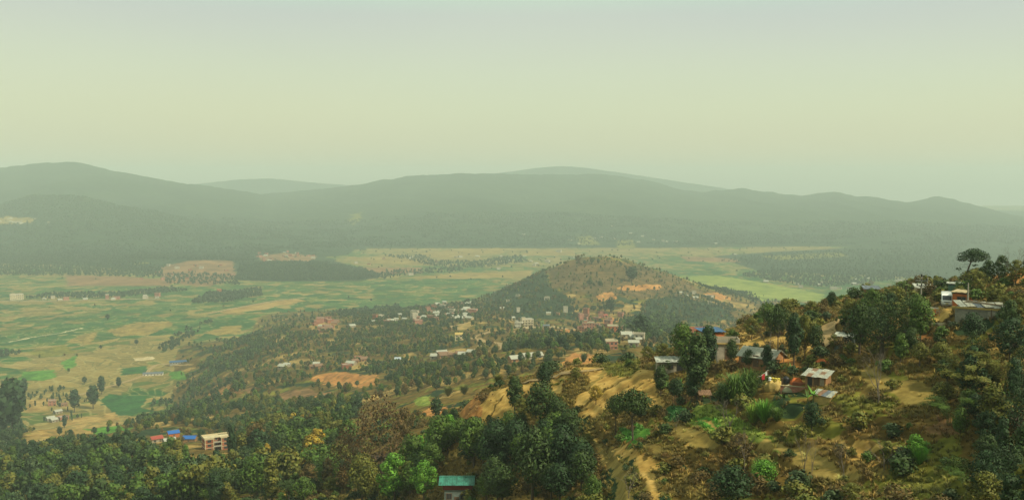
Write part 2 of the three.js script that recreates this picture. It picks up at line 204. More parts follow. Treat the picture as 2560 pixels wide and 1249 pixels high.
cover('soil', 1200, 1120, 1220, 1100, 1240, 1115, 1225, 1135); cover('soil', 820, 1130, 850, 1100, 860, 1120, 845, 1150); cover('soil', 735, 1122, 775, 1104, 778, 1116, 745, 1130);

function fieldCell(x, z, out) {                                     // irregular plots: nearest and second nearest plot centre
  const wx = x + (fbm(x / 130 + 7, z / 130, 2) - 0.5) * 70, wz = z + (fbm(x / 130, z / 130 + 13, 2) - 0.5) * 70, gx = wx / 44, gz = wz / 27, ix = Math.floor(gx), iz = Math.floor(gz); let d1 = 9, d2 = 9, id = 0;
  for (let j = -1; j <= 1; j++) for (let i = -1; i <= 1; i++) { const h = ((ix + i) & 255) | (((iz + j) & 255) << 8), px = ix + i + 0.15 + 0.7 * NT[h], pz = iz + j + 0.15 + 0.7 * NT[(h * 7 + 11) & 65535], d = Math.abs(gx - px) * 0.5 + Math.hypot(gx - px, gz - pz) * 0.5; if (d < d1) { d2 = d1; d1 = d; id = h; } else if (d < d2) d2 = d; }
  out[0] = id; out[1] = d2 - d1;
}
const S8 = new Uint8Array(4097); for (let i = 0; i <= 4096; i++) { const c = i / 4096; S8[i] = Math.round(255 * (c <= 0.0031308 ? 12.92 * c : 1.055 * Math.pow(c, 1 / 2.4) - 0.055)); }
function bake(x0, x1, z0, z1, W, Hh, warp) {
  const map = new Uint8Array(W * Hh), kx = W / (x1 - x0), kz = Hh / (z1 - z0);
  for (const [c, poly] of COVER) {
    const p = poly.map(([x, z]) => [(x - x0) * kx, (z - z0) * kz]); let lo = 1e9, hi = -1e9; for (const q of p) { lo = Math.min(lo, q[1]); hi = Math.max(hi, q[1]); }
    for (let j = Math.max(0, Math.ceil(lo)); j < Math.min(Hh, hi); j++) {
      const xs = []; for (let a = 0; a < p.length; a++) { const [ax, ay] = p[a], [bx, by] = p[(a + 1) % p.length]; if ((ay <= j) !== (by <= j)) xs.push(ax + (j - ay) / (by - ay) * (bx - ax)); }
      xs.sort((a, b) => a - b); for (let a = 0; a + 1 < xs.length; a += 2) { const l = Math.max(0, Math.ceil(xs[a])), r = Math.min(W, xs[a + 1]); for (let i = l; i < r; i++) map[j * W + i] = c; }
    }
  }
  const d = new Uint8Array(W * Hh * 4), fc = [0, 0], pal = CN.map((n) => CLS[n]), m = 1 / kx;
  for (let j = 0; j < Hh; j++) {
    const z = z0 + (j + 0.5) / kz, D = -z;
    for (let i = 0; i < W; i++) {
      const x = x0 + (i + 0.5) / kx, o = (j * W + i) * 4; d[o + 3] = 255; if (D < 1 || Math.abs(x / D) > 0.78) { d[o] = 90; d[o + 1] = 80; d[o + 2] = 45; continue; }
      const n1 = vnoise(x / (warp * 3) + 3, z / (warp * 3) + 7), n2 = vnoise(x / (warp * 3) + 90, z / (warp * 3) + 31), n3 = vnoise(x / (m * 3.1), z / (m * 3.1)), n4 = vnoise(x / (m * 1.3) + 5, z / (m * 1.3));
      const wi = clamp(Math.round(i + (n1 - 0.5) * 2.2 * warp * kx + (n3 - 0.5) * warp * kx * 0.7), 0, W - 1), wj = clamp(Math.round(j + (n2 - 0.5) * 2.2 * warp * kz + (n4 - 0.5) * warp * kz * 0.7), 0, Hh - 1);
      let c = map[wj * W + wi], r, g, b, mix = fbm(x / (warp * 5) + 12, z / (warp * 5) + 4, 3) * 0.7 + n3 * 0.3;
      if (c === 0) {
        const hb = baseHeight(x / D, D); let ridge = false;
        if (D > 3000 && hb < 3) for (const q of RIDGES) if (ridgeHeight(q, x, D) > 2.5) { ridge = true; break; }
        if (ridge) {
          const f = fbm(x / 210 + 1, z / 210 + 8, 4); c = f > 0.76 && D < 4600 ? CI.olive : CI.wood;
        } else if (hb < 3.2 && D > 900) {
          fieldCell(x, z, fc); const h1 = NT[fc[0]], h2 = NT[(fc[0] * 13 + 5) & 65535], dry = fbm(x / 260 + 3, z / 260 + 21, 2) + sstep(3700, 4200, D) * 0.22 + (x < -300 ? sstep(2120, 1850, D) * 0.20 : 0) - sstep(1.0, 0.3, Math.abs(D - 2700) / 900) * 0.06;
          const v = h1 * 0.78 + .0 + (dry - 0.5) * 1.25; const t = h2 * 0.7 + mix * 0.3;
          if (v > 0.56) { r = lerp(.155, .265, t); g = lerp(.125, .195, t); b = lerp(.036, .058, t); } else if (v > 0.36) { r = lerp(.058, .105, t); g = lerp(.095, .135, t); b = lerp(.016, .026, t); } else { r = lerp(.010, .034, t); g = lerp(.065, .115, t); b = lerp(.013, .02, t); }
          if (fc[1] < 0.07) { const k = h2 > .55 ? .7 : .15; r = lerp(r, k > .5 ? .30 : .05, .65); g = lerp(g, k > .5 ? .25 : .07, .65); b = lerp(b, k > .5 ? .10 : .02, .65); }
          const q = 0.86 + 0.28 * n3, cl = fbm(x / 170 + 50, z / 170 + 9, 3) * 17, e = Math.abs(cl - Math.floor(cl) - .5); r *= q; g *= q; b *= q; if (e < .07) { const k = vnoise(x / 60, z / 60) > .5; r = lerp(r, k ? .33 : .05, .6); g = lerp(g, k ? .27 : .075, .6); b = lerp(b, k ? .10 : .02, .6); } c = -1;
        } else {
          const f = fbm(x / (D < 330 ? 14 : 42) + 5, z / (D < 330 ? 14 : 42) + 15, 4), f2 = vnoise(x / 9 + 77, z / 9 + 3) * 0.5 + vnoise(x / 31, z / 31 + 9) * 0.5;
          c = f > (D > 340 ? 0.69 : 0.64) ? CI.soil : f > 0.47 ? CI.brown : f > 0.415 ? CI.olive : f2 > 0.5 ? CI.brown : CI.wood;
        }
      }
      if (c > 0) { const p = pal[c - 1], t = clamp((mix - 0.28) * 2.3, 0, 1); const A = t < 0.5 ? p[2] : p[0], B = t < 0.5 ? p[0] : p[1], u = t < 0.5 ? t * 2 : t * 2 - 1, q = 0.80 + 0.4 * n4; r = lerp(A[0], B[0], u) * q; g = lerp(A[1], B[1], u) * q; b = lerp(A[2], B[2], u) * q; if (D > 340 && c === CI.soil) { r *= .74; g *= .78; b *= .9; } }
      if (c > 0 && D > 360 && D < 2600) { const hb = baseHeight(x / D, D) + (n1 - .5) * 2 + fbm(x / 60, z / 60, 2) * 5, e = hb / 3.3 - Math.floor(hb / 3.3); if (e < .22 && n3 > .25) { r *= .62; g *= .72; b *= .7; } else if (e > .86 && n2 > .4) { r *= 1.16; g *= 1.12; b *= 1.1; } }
      d[o] = S8[(clamp(r, 0, 1) * 4096) | 0]; d[o + 1] = S8[(clamp(g, 0, 1) * 4096) | 0]; d[o + 2] = S8[(clamp(b, 0, 1) * 4096) | 0];
    }
  }
  const t = new THREE.DataTexture(d, W, Hh, THREE.RGBAFormat); t.colorSpace = THREE.SRGBColorSpace; t.magFilter = THREE.LinearFilter; t.minFilter = THREE.LinearMipmapLinearFilter; t.generateMipmaps = true; t.needsUpdate = true; return t;
}
// ---------------------------------------------------------------- ground sheets (one lie of land, cut where the soil map changes scale)
const SMAX = 0.72, NCOL = 620;
function groundSheet(name, D0, D1, rows, power, tex, x0, x1, z0, z1, label, category) {
  const nv = (NCOL + 1) * (rows + 1), pos = new Float32Array(nv * 3), uv = new Float32Array(nv * 2), idx = new Uint32Array(NCOL * rows * 6); let p = 0, q = 0;
  for (let j = 0; j <= rows; j++) { const t = j / rows, D = D0 * Math.pow(D1 / D0, power === 1 ? t : Math.pow(t, power)); for (let i = 0; i <= NCOL; i++) { const s = (i / NCOL * 2 - 1) * SMAX, x = s * D; pos[p] = x; pos[p + 1] = H(x, -D); pos[p + 2] = -D; p += 3; uv[q++] = (x - x0) / (x1 - x0); uv[q++] = (-D - z0) / (z1 - z0); } }
  let k = 0; for (let j = 0; j < rows; j++) for (let i = 0; i < NCOL; i++) { const a = j * (NCOL + 1) + i, b = a + 1, c = a + NCOL + 1, e = c + 1; idx[k++] = a; idx[k++] = b; idx[k++] = c; idx[k++] = b; idx[k++] = e; idx[k++] = c; }
  const g = new THREE.BufferGeometry(); g.setAttribute('position', new THREE.BufferAttribute(pos, 3)); g.setAttribute('uv', new THREE.BufferAttribute(uv, 2)); g.setIndex(new THREE.BufferAttribute(idx, 1)); g.computeVertexNormals();
  const m = new THREE.Mesh(g, new THREE.MeshStandardMaterial({ map: tex, roughness: 1, metalness: 0 })); m.material.specularIntensity = 0.2; m.name = name; m.castShadow = m.receiveShadow = true; m.userData = { label, category, kind: 'structure' }; scene.add(m); return m;
}
const say = (...a) => console.log(((Date.now() - T00) / 1000).toFixed(1) + 's', ...a);
const B1 = [-250, 250, -345, 0], B2 = [-670, 670, -930, -325], B3 = [-1690, 1690, -2340, -880], B4 = [-4350, 4350, -6050, -2270], B5 = [-9900, 9900, -13700, -5900];
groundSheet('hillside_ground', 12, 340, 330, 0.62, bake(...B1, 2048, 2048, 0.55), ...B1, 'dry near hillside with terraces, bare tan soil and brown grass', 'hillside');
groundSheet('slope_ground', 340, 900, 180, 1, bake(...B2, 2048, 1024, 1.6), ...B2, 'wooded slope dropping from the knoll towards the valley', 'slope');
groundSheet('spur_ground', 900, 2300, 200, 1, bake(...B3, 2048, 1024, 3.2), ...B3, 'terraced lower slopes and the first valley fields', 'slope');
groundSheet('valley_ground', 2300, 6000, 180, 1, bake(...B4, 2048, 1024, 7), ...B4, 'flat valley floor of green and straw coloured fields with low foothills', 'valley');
groundSheet('far_hills', 6000, 13600, 150, 1, bake(...B5, 1536, 768, 40), ...B5, 'long hazy ridges closing the valley', 'hills');
say('ground');
// ---------------------------------------------------------------- shapes of the plants
class Leaves {                                                       // many small leaf-sized faces, each its own shade
  constructor() { this.p = []; this.n = []; this.c = []; }
  leaf(px, py, pz, ox, oy, oz, len, wid, r, shade, bend = 0.25, hue = 0) { // a diamond bent along its middle, facing about along o
    let nx = ox + (r() - .5) * 1.5, ny = oy + (r() - .5) * 1.5, nz = oz + (r() - .5) * 1.5, l = Math.hypot(nx, ny, nz) || 1; nx /= l; ny /= l; nz /= l; if (nx * ox + ny * oy + nz * oz < 0) { nx = -nx; ny = -ny; nz = -nz; }
    let tx = r() - .5, ty = r() - .5, tz = r() - .5, d = tx * nx + ty * ny + tz * nz; tx -= d * nx; ty -= d * ny; tz -= d * nz; l = Math.hypot(tx, ty, tz) || 1; tx /= l; ty /= l; tz /= l;
    const bx = ny * tz - nz * ty, by = nz * tx - nx * tz, bz = nx * ty - ny * tx, k = bend * len;
    const A = [px - tx * len / 2 - nx * k, py - ty * len / 2 - ny * k, pz - tz * len / 2 - nz * k], B = [px + bx * wid / 2, py + by * wid / 2, pz + bz * wid / 2], C = [px + tx * len / 2 - nx * k, py + ty * len / 2 - ny * k, pz + tz * len / 2 - nz * k], E = [px - bx * wid / 2, py - by * wid / 2, pz - bz * wid / 2];
    this.p.push(...A, ...E, ...B, ...E, ...C, ...B);
    let mx = ox * .8 + nx * .6, my = oy * .8 + ny * .6 + .12, mz = oz * .8 + nz * .6; l = Math.hypot(mx, my, mz) || 1; mx /= l; my /= l; mz /= l; for (let i = 0; i < 6; i++) { this.n.push(mx, my, mz); this.c.push(shade * (1 + hue), shade, shade * (1 - hue)); }
  }
  blade(p, q, wid, shade, hue = 0, sx = 1, sz = 0) {                  // a narrow strip through points p..., pointed at the end
    for (let i = 0; i < p.length - 1; i++) { const a = p[i], b = p[i + 1], w0 = wid * (1 - i / (p.length - 1)) * (i ? 1 : .7) / 2, w1 = wid * (1 - (i + 1) / (p.length - 1)) / 2; const A = [a[0] - sx * w0, a[1], a[2] - sz * w0], B = [a[0] + sx * w0, a[1], a[2] + sz * w0], C = [b[0] + sx * w1, b[1], b[2] + sz * w1], E = [b[0] - sx * w1, b[1], b[2] - sz * w1]; this.p.push(...A, ...B, ...C); if (w1 > 1e-4) this.p.push(...A, ...C, ...E); const n = w1 > 1e-4 ? 6 : 3; let gx = sz * (b[1] - a[1]), gy = (b[2] - a[2]) * sx - (b[0] - a[0]) * sz, gz = -sx * (b[1] - a[1]); const gl = Math.hypot(gx, gy, gz) || 1; gx /= gl; gy /= gl; gz /= gl; if (gy < 0) { gx = -gx; gy = -gy; gz = -gz; } for (let k = 0; k < n; k++) { this.n.push(gx, gy, gz); this.c.push(shade * (1 + hue), shade, shade * (1 - hue)); } }
  }
  geo() { const g = new THREE.BufferGeometry(); g.setAttribute('position', new THREE.Float32BufferAttribute(this.p, 3)); g.setAttribute('normal', new THREE.Float32BufferAttribute(this.n, 3)); g.setAttribute('color', new THREE.Float32BufferAttribute(this.c, 3)); return g; }
}
function limb(pts, r0, r1, sides = 5) {                               // tapered tube through points
  const P = [], N = [], I = [], n = pts.length; for (let i = 0; i < n; i++) { const a = pts[Math.max(0, i - 1)], b = pts[Math.min(n - 1, i + 1)], d = new THREE.Vector3(b[0] - a[0], b[1] - a[1], b[2] - a[2]).normalize(), u = Math.abs(d.y) > .9 ? new THREE.Vector3(1, 0, 0) : new THREE.Vector3(0, 1, 0), s = u.clone().cross(d).normalize(), t = d.clone().cross(s), r = lerp(r0, r1, i / (n - 1)); for (let k = 0; k < sides; k++) { const c = Math.cos(k / sides * 6.2832), e = Math.sin(k / sides * 6.2832), x = s.x * c + t.x * e, y = s.y * c + t.y * e, z = s.z * c + t.z * e; P.push(pts[i][0] + x * r, pts[i][1] + y * r, pts[i][2] + z * r); N.push(x, y, z); } }
  for (let i = 0; i < n - 1; i++) for (let k = 0; k < sides; k++) { const a = i * sides + k, b = i * sides + (k + 1) % sides; I.push(a, b, a + sides, b, b + sides, a + sides); }
  const g = new THREE.BufferGeometry(); g.setAttribute('position', new THREE.Float32BufferAttribute(P, 3)); g.setAttribute('normal', new THREE.Float32BufferAttribute(N, 3)); g.setIndex(I); return g;
}
function crown(lobes, count, len, wid, seed, inner = 0.25) { const lo = count > 1200 ? .60 : .74, va = count > 1200 ? .75 : .47;
  const r = rng(seed), L = new Leaves(), vol = lobes.map((o) => o[3] * o[4] + o[3] * o[3]), tot = vol.reduce((a, b) => a + b);
  for (let i = 0; i < count; i++) {
    let v = r() * tot, k = 0; while (k < lobes.length - 1 && v > vol[k]) v -= vol[k++];
    const [cx, cy, cz, rx, ry] = lobes[k], th = r() * 6.2832, u = r() * 2 - 1, q = Math.sqrt(1 - u * u), ox = q * Math.cos(th), oz = q * Math.sin(th), rad = r() < inner ? .35 + .5 * r() : .82 + .22 * r();
    const clump = .75 + .5 * vnoise(ox * 3 + k * 5 + 20, u * 3 + oz * 3 + 20), s = .65 + .7 * r(); L.leaf(cx + ox * rx * rad, cy + u * ry * rad, cz + oz * rx * rad, ox, u, oz, len * s, wid * s, r, clump * (lo + va * r()), .22, (r() - .45) * .35);
  }
  return L.geo();
}
function lobesOf(seed, n, W, y0, y1, rMin, rMax, flat = .8) { const r = rng(seed), o = []; for (let i = 0; i < n; i++) { const t = n > 1 ? i / (n - 1) : .5, rr = lerp(rMin, rMax, r()), y = lerp(y0, y1, t), k = Math.sin(Math.PI * clamp(.18 + .7 * t, 0, 1)), a = i * 2.4 + r(), q = Math.max(0, W * k - rr) * (.55 + .45 * r()); o.push([Math.cos(a) * q, y, Math.sin(a) * q, rr, rr * flat]); } return o; }
function trunkFor(lobes, h0, r0, seed, lean = 0) {
  const r = rng(seed), parts = [], top = [lean * h0, h0, (r() - .5) * .3]; parts.push(limb([[0, -.8, 0], [lean * h0 * .3 + (r() - .5) * .15, h0 * .45, (r() - .5) * .2], top], r0, r0 * .62, 6));
  for (const o of lobes.slice(0, 7)) parts.push(limb([top, [lerp(top[0], o[0], .55), lerp(top[1], o[1], .4), lerp(top[2], o[2], .55)], [o[0], o[1], o[2]]], r0 * .5, r0 * .12, 4));
  return mergeGeometries(parts);
}
// Each shape stands 10 m tall; w is the width of its crown.
const SHAPE = {};
function shape(name, lobes, w, trunkH, trunkR, seed, lean = 0, inner = .25, leaf = 1) {
  SHAPE[name] = { w, trunk: trunkFor(lobes, trunkH, trunkR, seed + 1, lean), near: crown(lobes, 2300, .50 * leaf, .30 * leaf, seed + 2, inner), mid: crown(lobes, 820, .84 * leaf, .54 * leaf, seed + 3, inner), far: crown(lobes, 130, 1.9 * leaf, 1.35 * leaf, seed + 4, inner) };
}
shape('round_a', lobesOf(11, 13, 4.2, 3.6, 8.6, 1.5, 2.3), 9, 3.2, .26, 100);
shape('round_b', lobesOf(12, 11, 3.7, 3.2, 8.5, 1.5, 2.4), 8, 2.8, .24, 200);
shape('round_c', lobesOf(13, 16, 4.8, 3.4, 8.8, 1.3, 2.1), 10, 3.3, .3, 300, .06);
shape('tall_a', lobesOf(14, 11, 2.5, 3.2, 9.0, 1.1, 1.6, .95), 5.5, 3, .2, 400);
shape('tall_b', lobesOf(15, 12, 1.9, 2.4, 9.2, .85, 1.25, 1.1), 4.2, 2.6, .17, 500);
shape('wide_a', lobesOf(16, 15, 6.4, 6.2, 8.4, 1.5, 2.2, .62), 13, 4.2, .3, 600, .05, .15);
shape('loose_a', lobesOf(17, 13, 3.9, 3.5, 8.9, .95, 1.5), 8.4, 4, .2, 700, .03, .1, .85);
shape('great_a', lobesOf(18, 24, 5.2, 2.6, 8.8, 1.2, 1.9, .85), 10.6, 3, .5, 800, 0, .2, .62);
{ // pine with a flat-topped crown on a long leaning trunk
  const lobes = [[2.0, 8.6, 0, 2.0, 1.1], [3.4, 8.3, .6, 1.9, 1.1], [.7, 8.0, -.5, 1.8, 1.0], [2.2, 7.3, 1.2, 1.9, .9], [4.6, 7.5, -.4, 1.5, .9], [-.4, 7.2, .4, 1.3, .8], [2.6, 9.1, -.6, 1.5, .8]], parts = [limb([[0, -.8, 0], [.5, 2.5, 0], [1.2, 5, .1], [2.2, 8, 0]], .24, .12, 6)], r = rng(5);
  for (const o of lobes) parts.push(limb([[1.6, 6.3, 0], [lerp(1.6, o[0], .5), 6.8, o[2] * .5], [o[0], o[1], o[2]]], .1, .04, 4)); for (let i = 0; i < 9; i++) { const y = 2.6 + i * .45, a = r() * 6.3, x = .5 + (y - 2.5) * .3; parts.push(limb([[x, y, 0], [x + Math.cos(a) * 1.1, y + .1, Math.sin(a) * 1.1], [x + Math.cos(a) * 2.1, y - .2, Math.sin(a) * 2.1]], .045, .015, 3)); }
  const low = lobes.concat([[-1.2, 4.6, .5, .7, .35], [3.6, 4.4, .4, .8, .35], [3.0, 5.4, -.8, .7, .3]]);
  SHAPE.pine = { w: 7, trunk: mergeGeometries(parts), near: crown(low, 2000, .42, .2, 61, .3), mid: crown(low, 600, .8, .45, 62), far: crown(low, 130, 1.7, 1.1, 63) };
}
function bareTree(seed, n, spread) {
  const r = rng(seed), parts = []; const grow = (p, d, len, rad, lv) => { const q = [p[0] + d[0] * len, p[1] + d[1] * len, p[2] + d[2] * len], m = [lerp(p[0], q[0], .5) + (r() - .5) * len * .12, lerp(p[1], q[1], .5), lerp(p[2], q[2], .5) + (r() - .5) * len * .12]; parts.push(limb([p, m, q], rad, rad * .6, lv > 1 ? 3 : 5)); if (lv >= 4) return; const k = lv === 0 ? n : 2 + (r() < .6 ? 1 : 0); for (let i = 0; i < k; i++) { const a = r() * 6.2832, s = spread * (.5 + r() * .8), e = [d[0] + Math.cos(a) * s, d[1] * .9 + .15, d[2] + Math.sin(a) * s], l = Math.hypot(...e), f = lv === 0 ? .45 + .55 * r() : .6 + .4 * r(), b = lv === 0 ? [lerp(p[0], q[0], f), lerp(p[1], q[1], f), lerp(p[2], q[2], f)] : q; grow(b, e.map((v) => v / l), len * (.5 + .25 * r()), rad * .55, lv + 1); } };
  grow([0, -.5, 0], [.04, 1, .02], 4.4, .13, 0); const g = mergeGeometries(parts); return g;
}
const BARE = [bareTree(3, 5, .55), bareTree(8, 6, .7), bareTree(21, 4, .45)];
function bamboo(seed, n, count, leafLen) {                            // arching culms hung with narrow leaves, 10 m tall
  const r = rng(seed), L = new Leaves(), culms = [];
  for (let i = 0; i < n; i++) { const a = r() * 6.2832, c = Math.cos(a), s = Math.sin(a), b = .5 + .7 * r(), hgt = 7 + 3 * r(), out = 1.2 + 3.2 * r(), P = []; for (let k = 0; k <= 5; k++) { const t = k / 5; P.push([c * (b * .6 + out * t * t), hgt * (t - .22 * t * t * t * t * (out > 2.6 ? 1.6 : .8)) * 1.15 - .3, s * (b * .6 + out * t * t)]); } culms.push(limb(P, .06, .015, 4));
    for (let j = 0; j < count / n; j++) { const t = .28 + .72 * Math.sqrt(r()), f = t * 5, k = Math.min(4, f | 0), u = f - k, p = [0, 1, 2].map((q) => lerp(P[k][q], P[k + 1][q], u)), w = .75 * (1.1 - t * .5); L.leaf(p[0] + (r() - .5) * 2 * w, p[1] + (r() - .65) * 1.2 * w, p[2] + (r() - .5) * 2 * w, c * .6, .6, s * .6, leafLen * (.7 + .6 * r()), leafLen * .26, r, .7 + .6 * r(), .3, (r() - .4) * .4); } }
  return { w: 6.5, trunk: mergeGeometries(culms), near: L.geo() };
}
SHAPE.bamboo = bamboo(31, 18, 3600, .5); SHAPE.bamboo_b = bamboo(37, 14, 3000, .46);
function fountain(seed, n, wid, drop) {                               // long blades bending out from one foot, about 10 m tall at full size
  const r = rng(seed), L = new Leaves(); for (let i = 0; i < n; i++) { const a = r() * 6.2832, c = Math.cos(a), s = Math.sin(a), hh = 4 + 6 * r(), o = (1.4 + 3.4 * r()), P = []; for (let k = 0; k <= 4; k++) { const t = k / 4; P.push([c * (.3 + o * t), hh * (t * 1.35 - drop * t * t * t), s * (.3 + o * t)]); } L.blade(P, [c, 0, s], wid * (.7 + .6 * r()), .65 + .7 * r(), (r() - .5) * .3, -s, c); } return L.geo();
}
const FOUNTAIN = [fountain(41, 340, .42, .5), fountain(43, 300, .5, .75)];
function bananaPlant(seed) {
  const r = rng(seed), L = new Leaves(); for (let i = 0; i < 9; i++) { const a = i * 2.4 + r(), c = Math.cos(a), s = Math.sin(a), up = .35 + .65 * r(), P = []; for (let k = 0; k <= 4; k++) { const t = k / 4; P.push([c * 2.4 * t * (1.2 - up * .6), 1.9 + 2.4 * t * up - 1.1 * t * t * (1 - up) * 1.6, s * 2.4 * t * (1.2 - up * .6)]); } L.blade(P, [c, 0, s], .8, .75 + .5 * r(), (r() - .5) * .2, -s, c); }
  return { leaves: L.geo(), stem: limb([[0, -.3, 0], [.05, 1, 0], [0, 2.1, 0]], .16, .1, 6) };
}
function shrubShape(seed, dry, count = 380) {                         // 2 m tall
  const lobes = lobesOf(seed, 7, 1.35, .45, 1.5, .42, .75), r = rng(seed + 9), st = []; for (let i = 0; i < 7; i++) { const a = r() * 6.3, o = lobes[i]; st.push(limb([[0, -.2, 0], [o[0] * .5, o[1] * .5, o[2] * .5], [o[0], o[1], o[2]]], .04, .012, 3)); }
  return { w: 2.8, stem: mergeGeometries(st), near: crown(lobes, count, dry ? .30 : .34, dry ? .11 : .2, seed + 3, .3), far: crown(lobes, 70, .75, .48, seed + 4, .2) };
}
const SHRUB = [shrubShape(51, 0), shrubShape(52, 0), shrubShape(53, 1), shrubShape(54, 1)];
// ---------------------------------------------------------------- plant materials
const leafMat = (r, g, b) => new THREE.MeshStandardMaterial({ color: new THREE.Color().setRGB(r, g, b), vertexColors: true, roughness: .75, side: THREE.DoubleSide });
const TINT = { dark: [.028, .060, .005], deep: [.013, .043, .006], mid: [.056, .110, .007], olive: [.112, .118, .010], brown: [.105, .072, .013], rust: [.14, .082, .018], bright: [.085, .22, .012], lime: [.16, .25, .016], gold: [.30, .21, .012], grey: [.14, .13, .05], sage: [.038, .070, .02], umber: [.085, .05, .012] };
const LM = Object.fromEntries(Object.entries(TINT).map(([k, v]) => [k, leafMat(...v)]));
const plain = (r, g, b, rough = .9, metal = 0) => new THREE.MeshStandardMaterial({ color: new THREE.Color().setRGB(r, g, b), roughness: rough, metalness: metal });
const BARK = plain(.075, .055, .036), BARKG = plain(.16, .13, .10), CULM = plain(.16, .17, .05);
// ---------------------------------------------------------------- naming
const USED = {};
function numbered(n) { const k = USED[n] ?? 0; USED[n] = k + 1; return k ? n + '_' + String(k).padStart(3, '0') : n; }
function thing(name, label, category, x, y, z, turn = 0, group) { const o = new THREE.Group(); o.name = numbered(name); o.position.set(x, y, z); o.rotation.y = turn; o.userData = { label, category }; if (group) o.userData.group = group; scene.add(o); return o; }
function part(name, geo, mat, parent, x = 0, y = 0, z = 0) { const m = new THREE.Mesh(geo, mat); m.name = name; m.position.set(x, y, z); parent.add(m); return m; }
const KEEP = [];                                                      // circles kept free of plants: [x, z, radius]
const keepOut = (x, z, r) => KEEP.push([x, z, r]);
const free = (x, z, f = 1) => { for (const k of KEEP) { const dx = x - k[0], dz = z - k[1], r = k[2] * f; if (dx * dx + dz * dz < r * r) return false; } return true; };
const COVB = COVER.map(([c, p]) => { let a = 1e9, b = -1e9, d = 1e9, e = -1e9; for (const q of p) { a = Math.min(a, q[0]); b = Math.max(b, q[0]); d = Math.min(d, q[1]); e = Math.max(e, q[1]); } return [c, p, a, b, d, e]; });
function inside(p, x, z) { let f = false; for (let i = 0, j = p.length - 1; i < p.length; j = i++) if ((p[i][1] > z) !== (p[j][1] > z) && x < (p[j][0] - p[i][0]) * (z - p[i][1]) / (p[j][1] - p[i][1]) + p[i][0]) f = !f; return f; }
function coverAt(x, z) { let r = ''; for (const [c, p, a, b, d, e] of COVB) if (x > a && x < b && z > d && z < e && inside(p, x, z)) r = CN[c - 1]; return r; }
const OPEN = new Set(['soil', 'orange', 'pale', 'crop', 'deep', 'lime', 'sand', 'red']);
// ---------------------------------------------------------------- building materials
function grime(seed, lo, hi, sx, sy) { const W = 256, d = new Uint8Array(W * W * 4); for (let j = 0; j < W; j++) for (let i = 0; i < W; i++) { const n = fbm(i / sx + seed, j / sy + seed, 4) * .7 + vnoise(i / 2.1 + seed, j / 5) * .3, v = clamp(lerp(lo, hi, n * 1.6 - .3), 0, 255), o = (j * W + i) * 4; d[o] = v; d[o + 1] = v * (.98); d[o + 2] = v * (.95); d[o + 3] = 255; } const t = new THREE.DataTexture(d, W, W); t.colorSpace = THREE.SRGBColorSpace; t.magFilter = THREE.LinearFilter; t.wrapS = t.wrapT = THREE.RepeatWrapping; t.needsUpdate = true; return t; }
const GW = grime(3, 175, 255, 40, 22), GT = grime(9, 140, 255, 14, 60);
const mat = (r, g, b, rough = .85, metal = 0, map = GW) => { const m = plain(r, g, b, rough, metal); m.map = map; m.side = THREE.DoubleSide; return m; };
const M = { brick: mat(.40, .135, .065), pinkbrick: mat(.50, .22, .15), orange: mat(.62, .19, .05), mud: mat(.40, .22, .10), cream: mat(.72, .64, .42), white: mat(.80, .78, .68), buff: mat(.55, .46, .28), grey: mat(.36, .36, .31), stone: mat(.40, .36, .27), concrete: mat(.46, .44, .37), tin: mat(.52, .57, .52, .65, 0, GT), paletin: mat(.60, .63, .55, .65, 0, GT), rusttin: mat(.34, .20, .12, .7, .1, GT), bluetin: mat(.045, .17, .42, .5, .1, GT), slate: mat(.19, .24, .30, .6, .1, GT), redtin: mat(.55, .10, .075, .55, .1, GT), greentin: mat(.055, .30, .24, .5, .1, GT), tealwall: mat(.20, .27, .26), tarp: mat(.015, .16, .62, .6), darkred: mat(.26, .05, .035), plank: mat(.17, .11, .065), thatch: mat(.45, .33, .14), dark: plain(.012, .012, .014, .6), glass: plain(.035, .042, .05, .12), green: mat(.25, .42, .14), yellow: mat(.80, .68, .10, .6), straw: mat(.62, .46, .15), gravel: mat(.60, .15, .03), sandheap: mat(.52, .50, .34), black: plain(.01, .012, .016, .5), clothred: plain(.50, .03, .04, .9), clothwhite: plain(.75, .75, .72, .9), pole: mat(.40, .38, .33), steel: plain(.25, .26, .26, .45, .6), rubber: plain(.012, .012, .012, .8) };
M.van = new THREE.MeshPhysicalMaterial({ color: new THREE.Color().setRGB(.80, .82, .80), roughness: .35, clearcoat: .8, clearcoatRoughness: .15 });
const bx = (w, h, d, x = 0, y = 0, z = 0) => { const g = new THREE.BoxGeometry(w, h, d); g.translate(x, y, z); return g; };
const uncolor = (g) => { const o = g.index ? g.toNonIndexed() : g; return o; };
const joined = (a) => mergeGeometries(a.map(uncolor));
function gable(w, d, rise, over, th = .09) { const s = new THREE.Shape(), k = d / 2 + over, y0 = -over * rise / (d / 2); s.moveTo(-k, y0); s.lineTo(0, rise); s.lineTo(k, y0); s.lineTo(k, y0 + th); s.lineTo(0, rise + th); s.lineTo(-k, y0 + th); const g = new THREE.ExtrudeGeometry(s, { depth: w + over * 2, bevelEnabled: false }); g.rotateY(Math.PI / 2); g.translate(-w / 2 - over, 0, 0); return g; }
function gableWall(w, d, rise) { const s = new THREE.Shape(); s.moveTo(-d / 2, 0); s.lineTo(d / 2, 0); s.lineTo(0, rise); const g = new THREE.ExtrudeGeometry(s, { depth: w - .02, bevelEnabled: false }); g.rotateY(Math.PI / 2); g.translate(-w / 2 + .01, 0, 0); return g; }
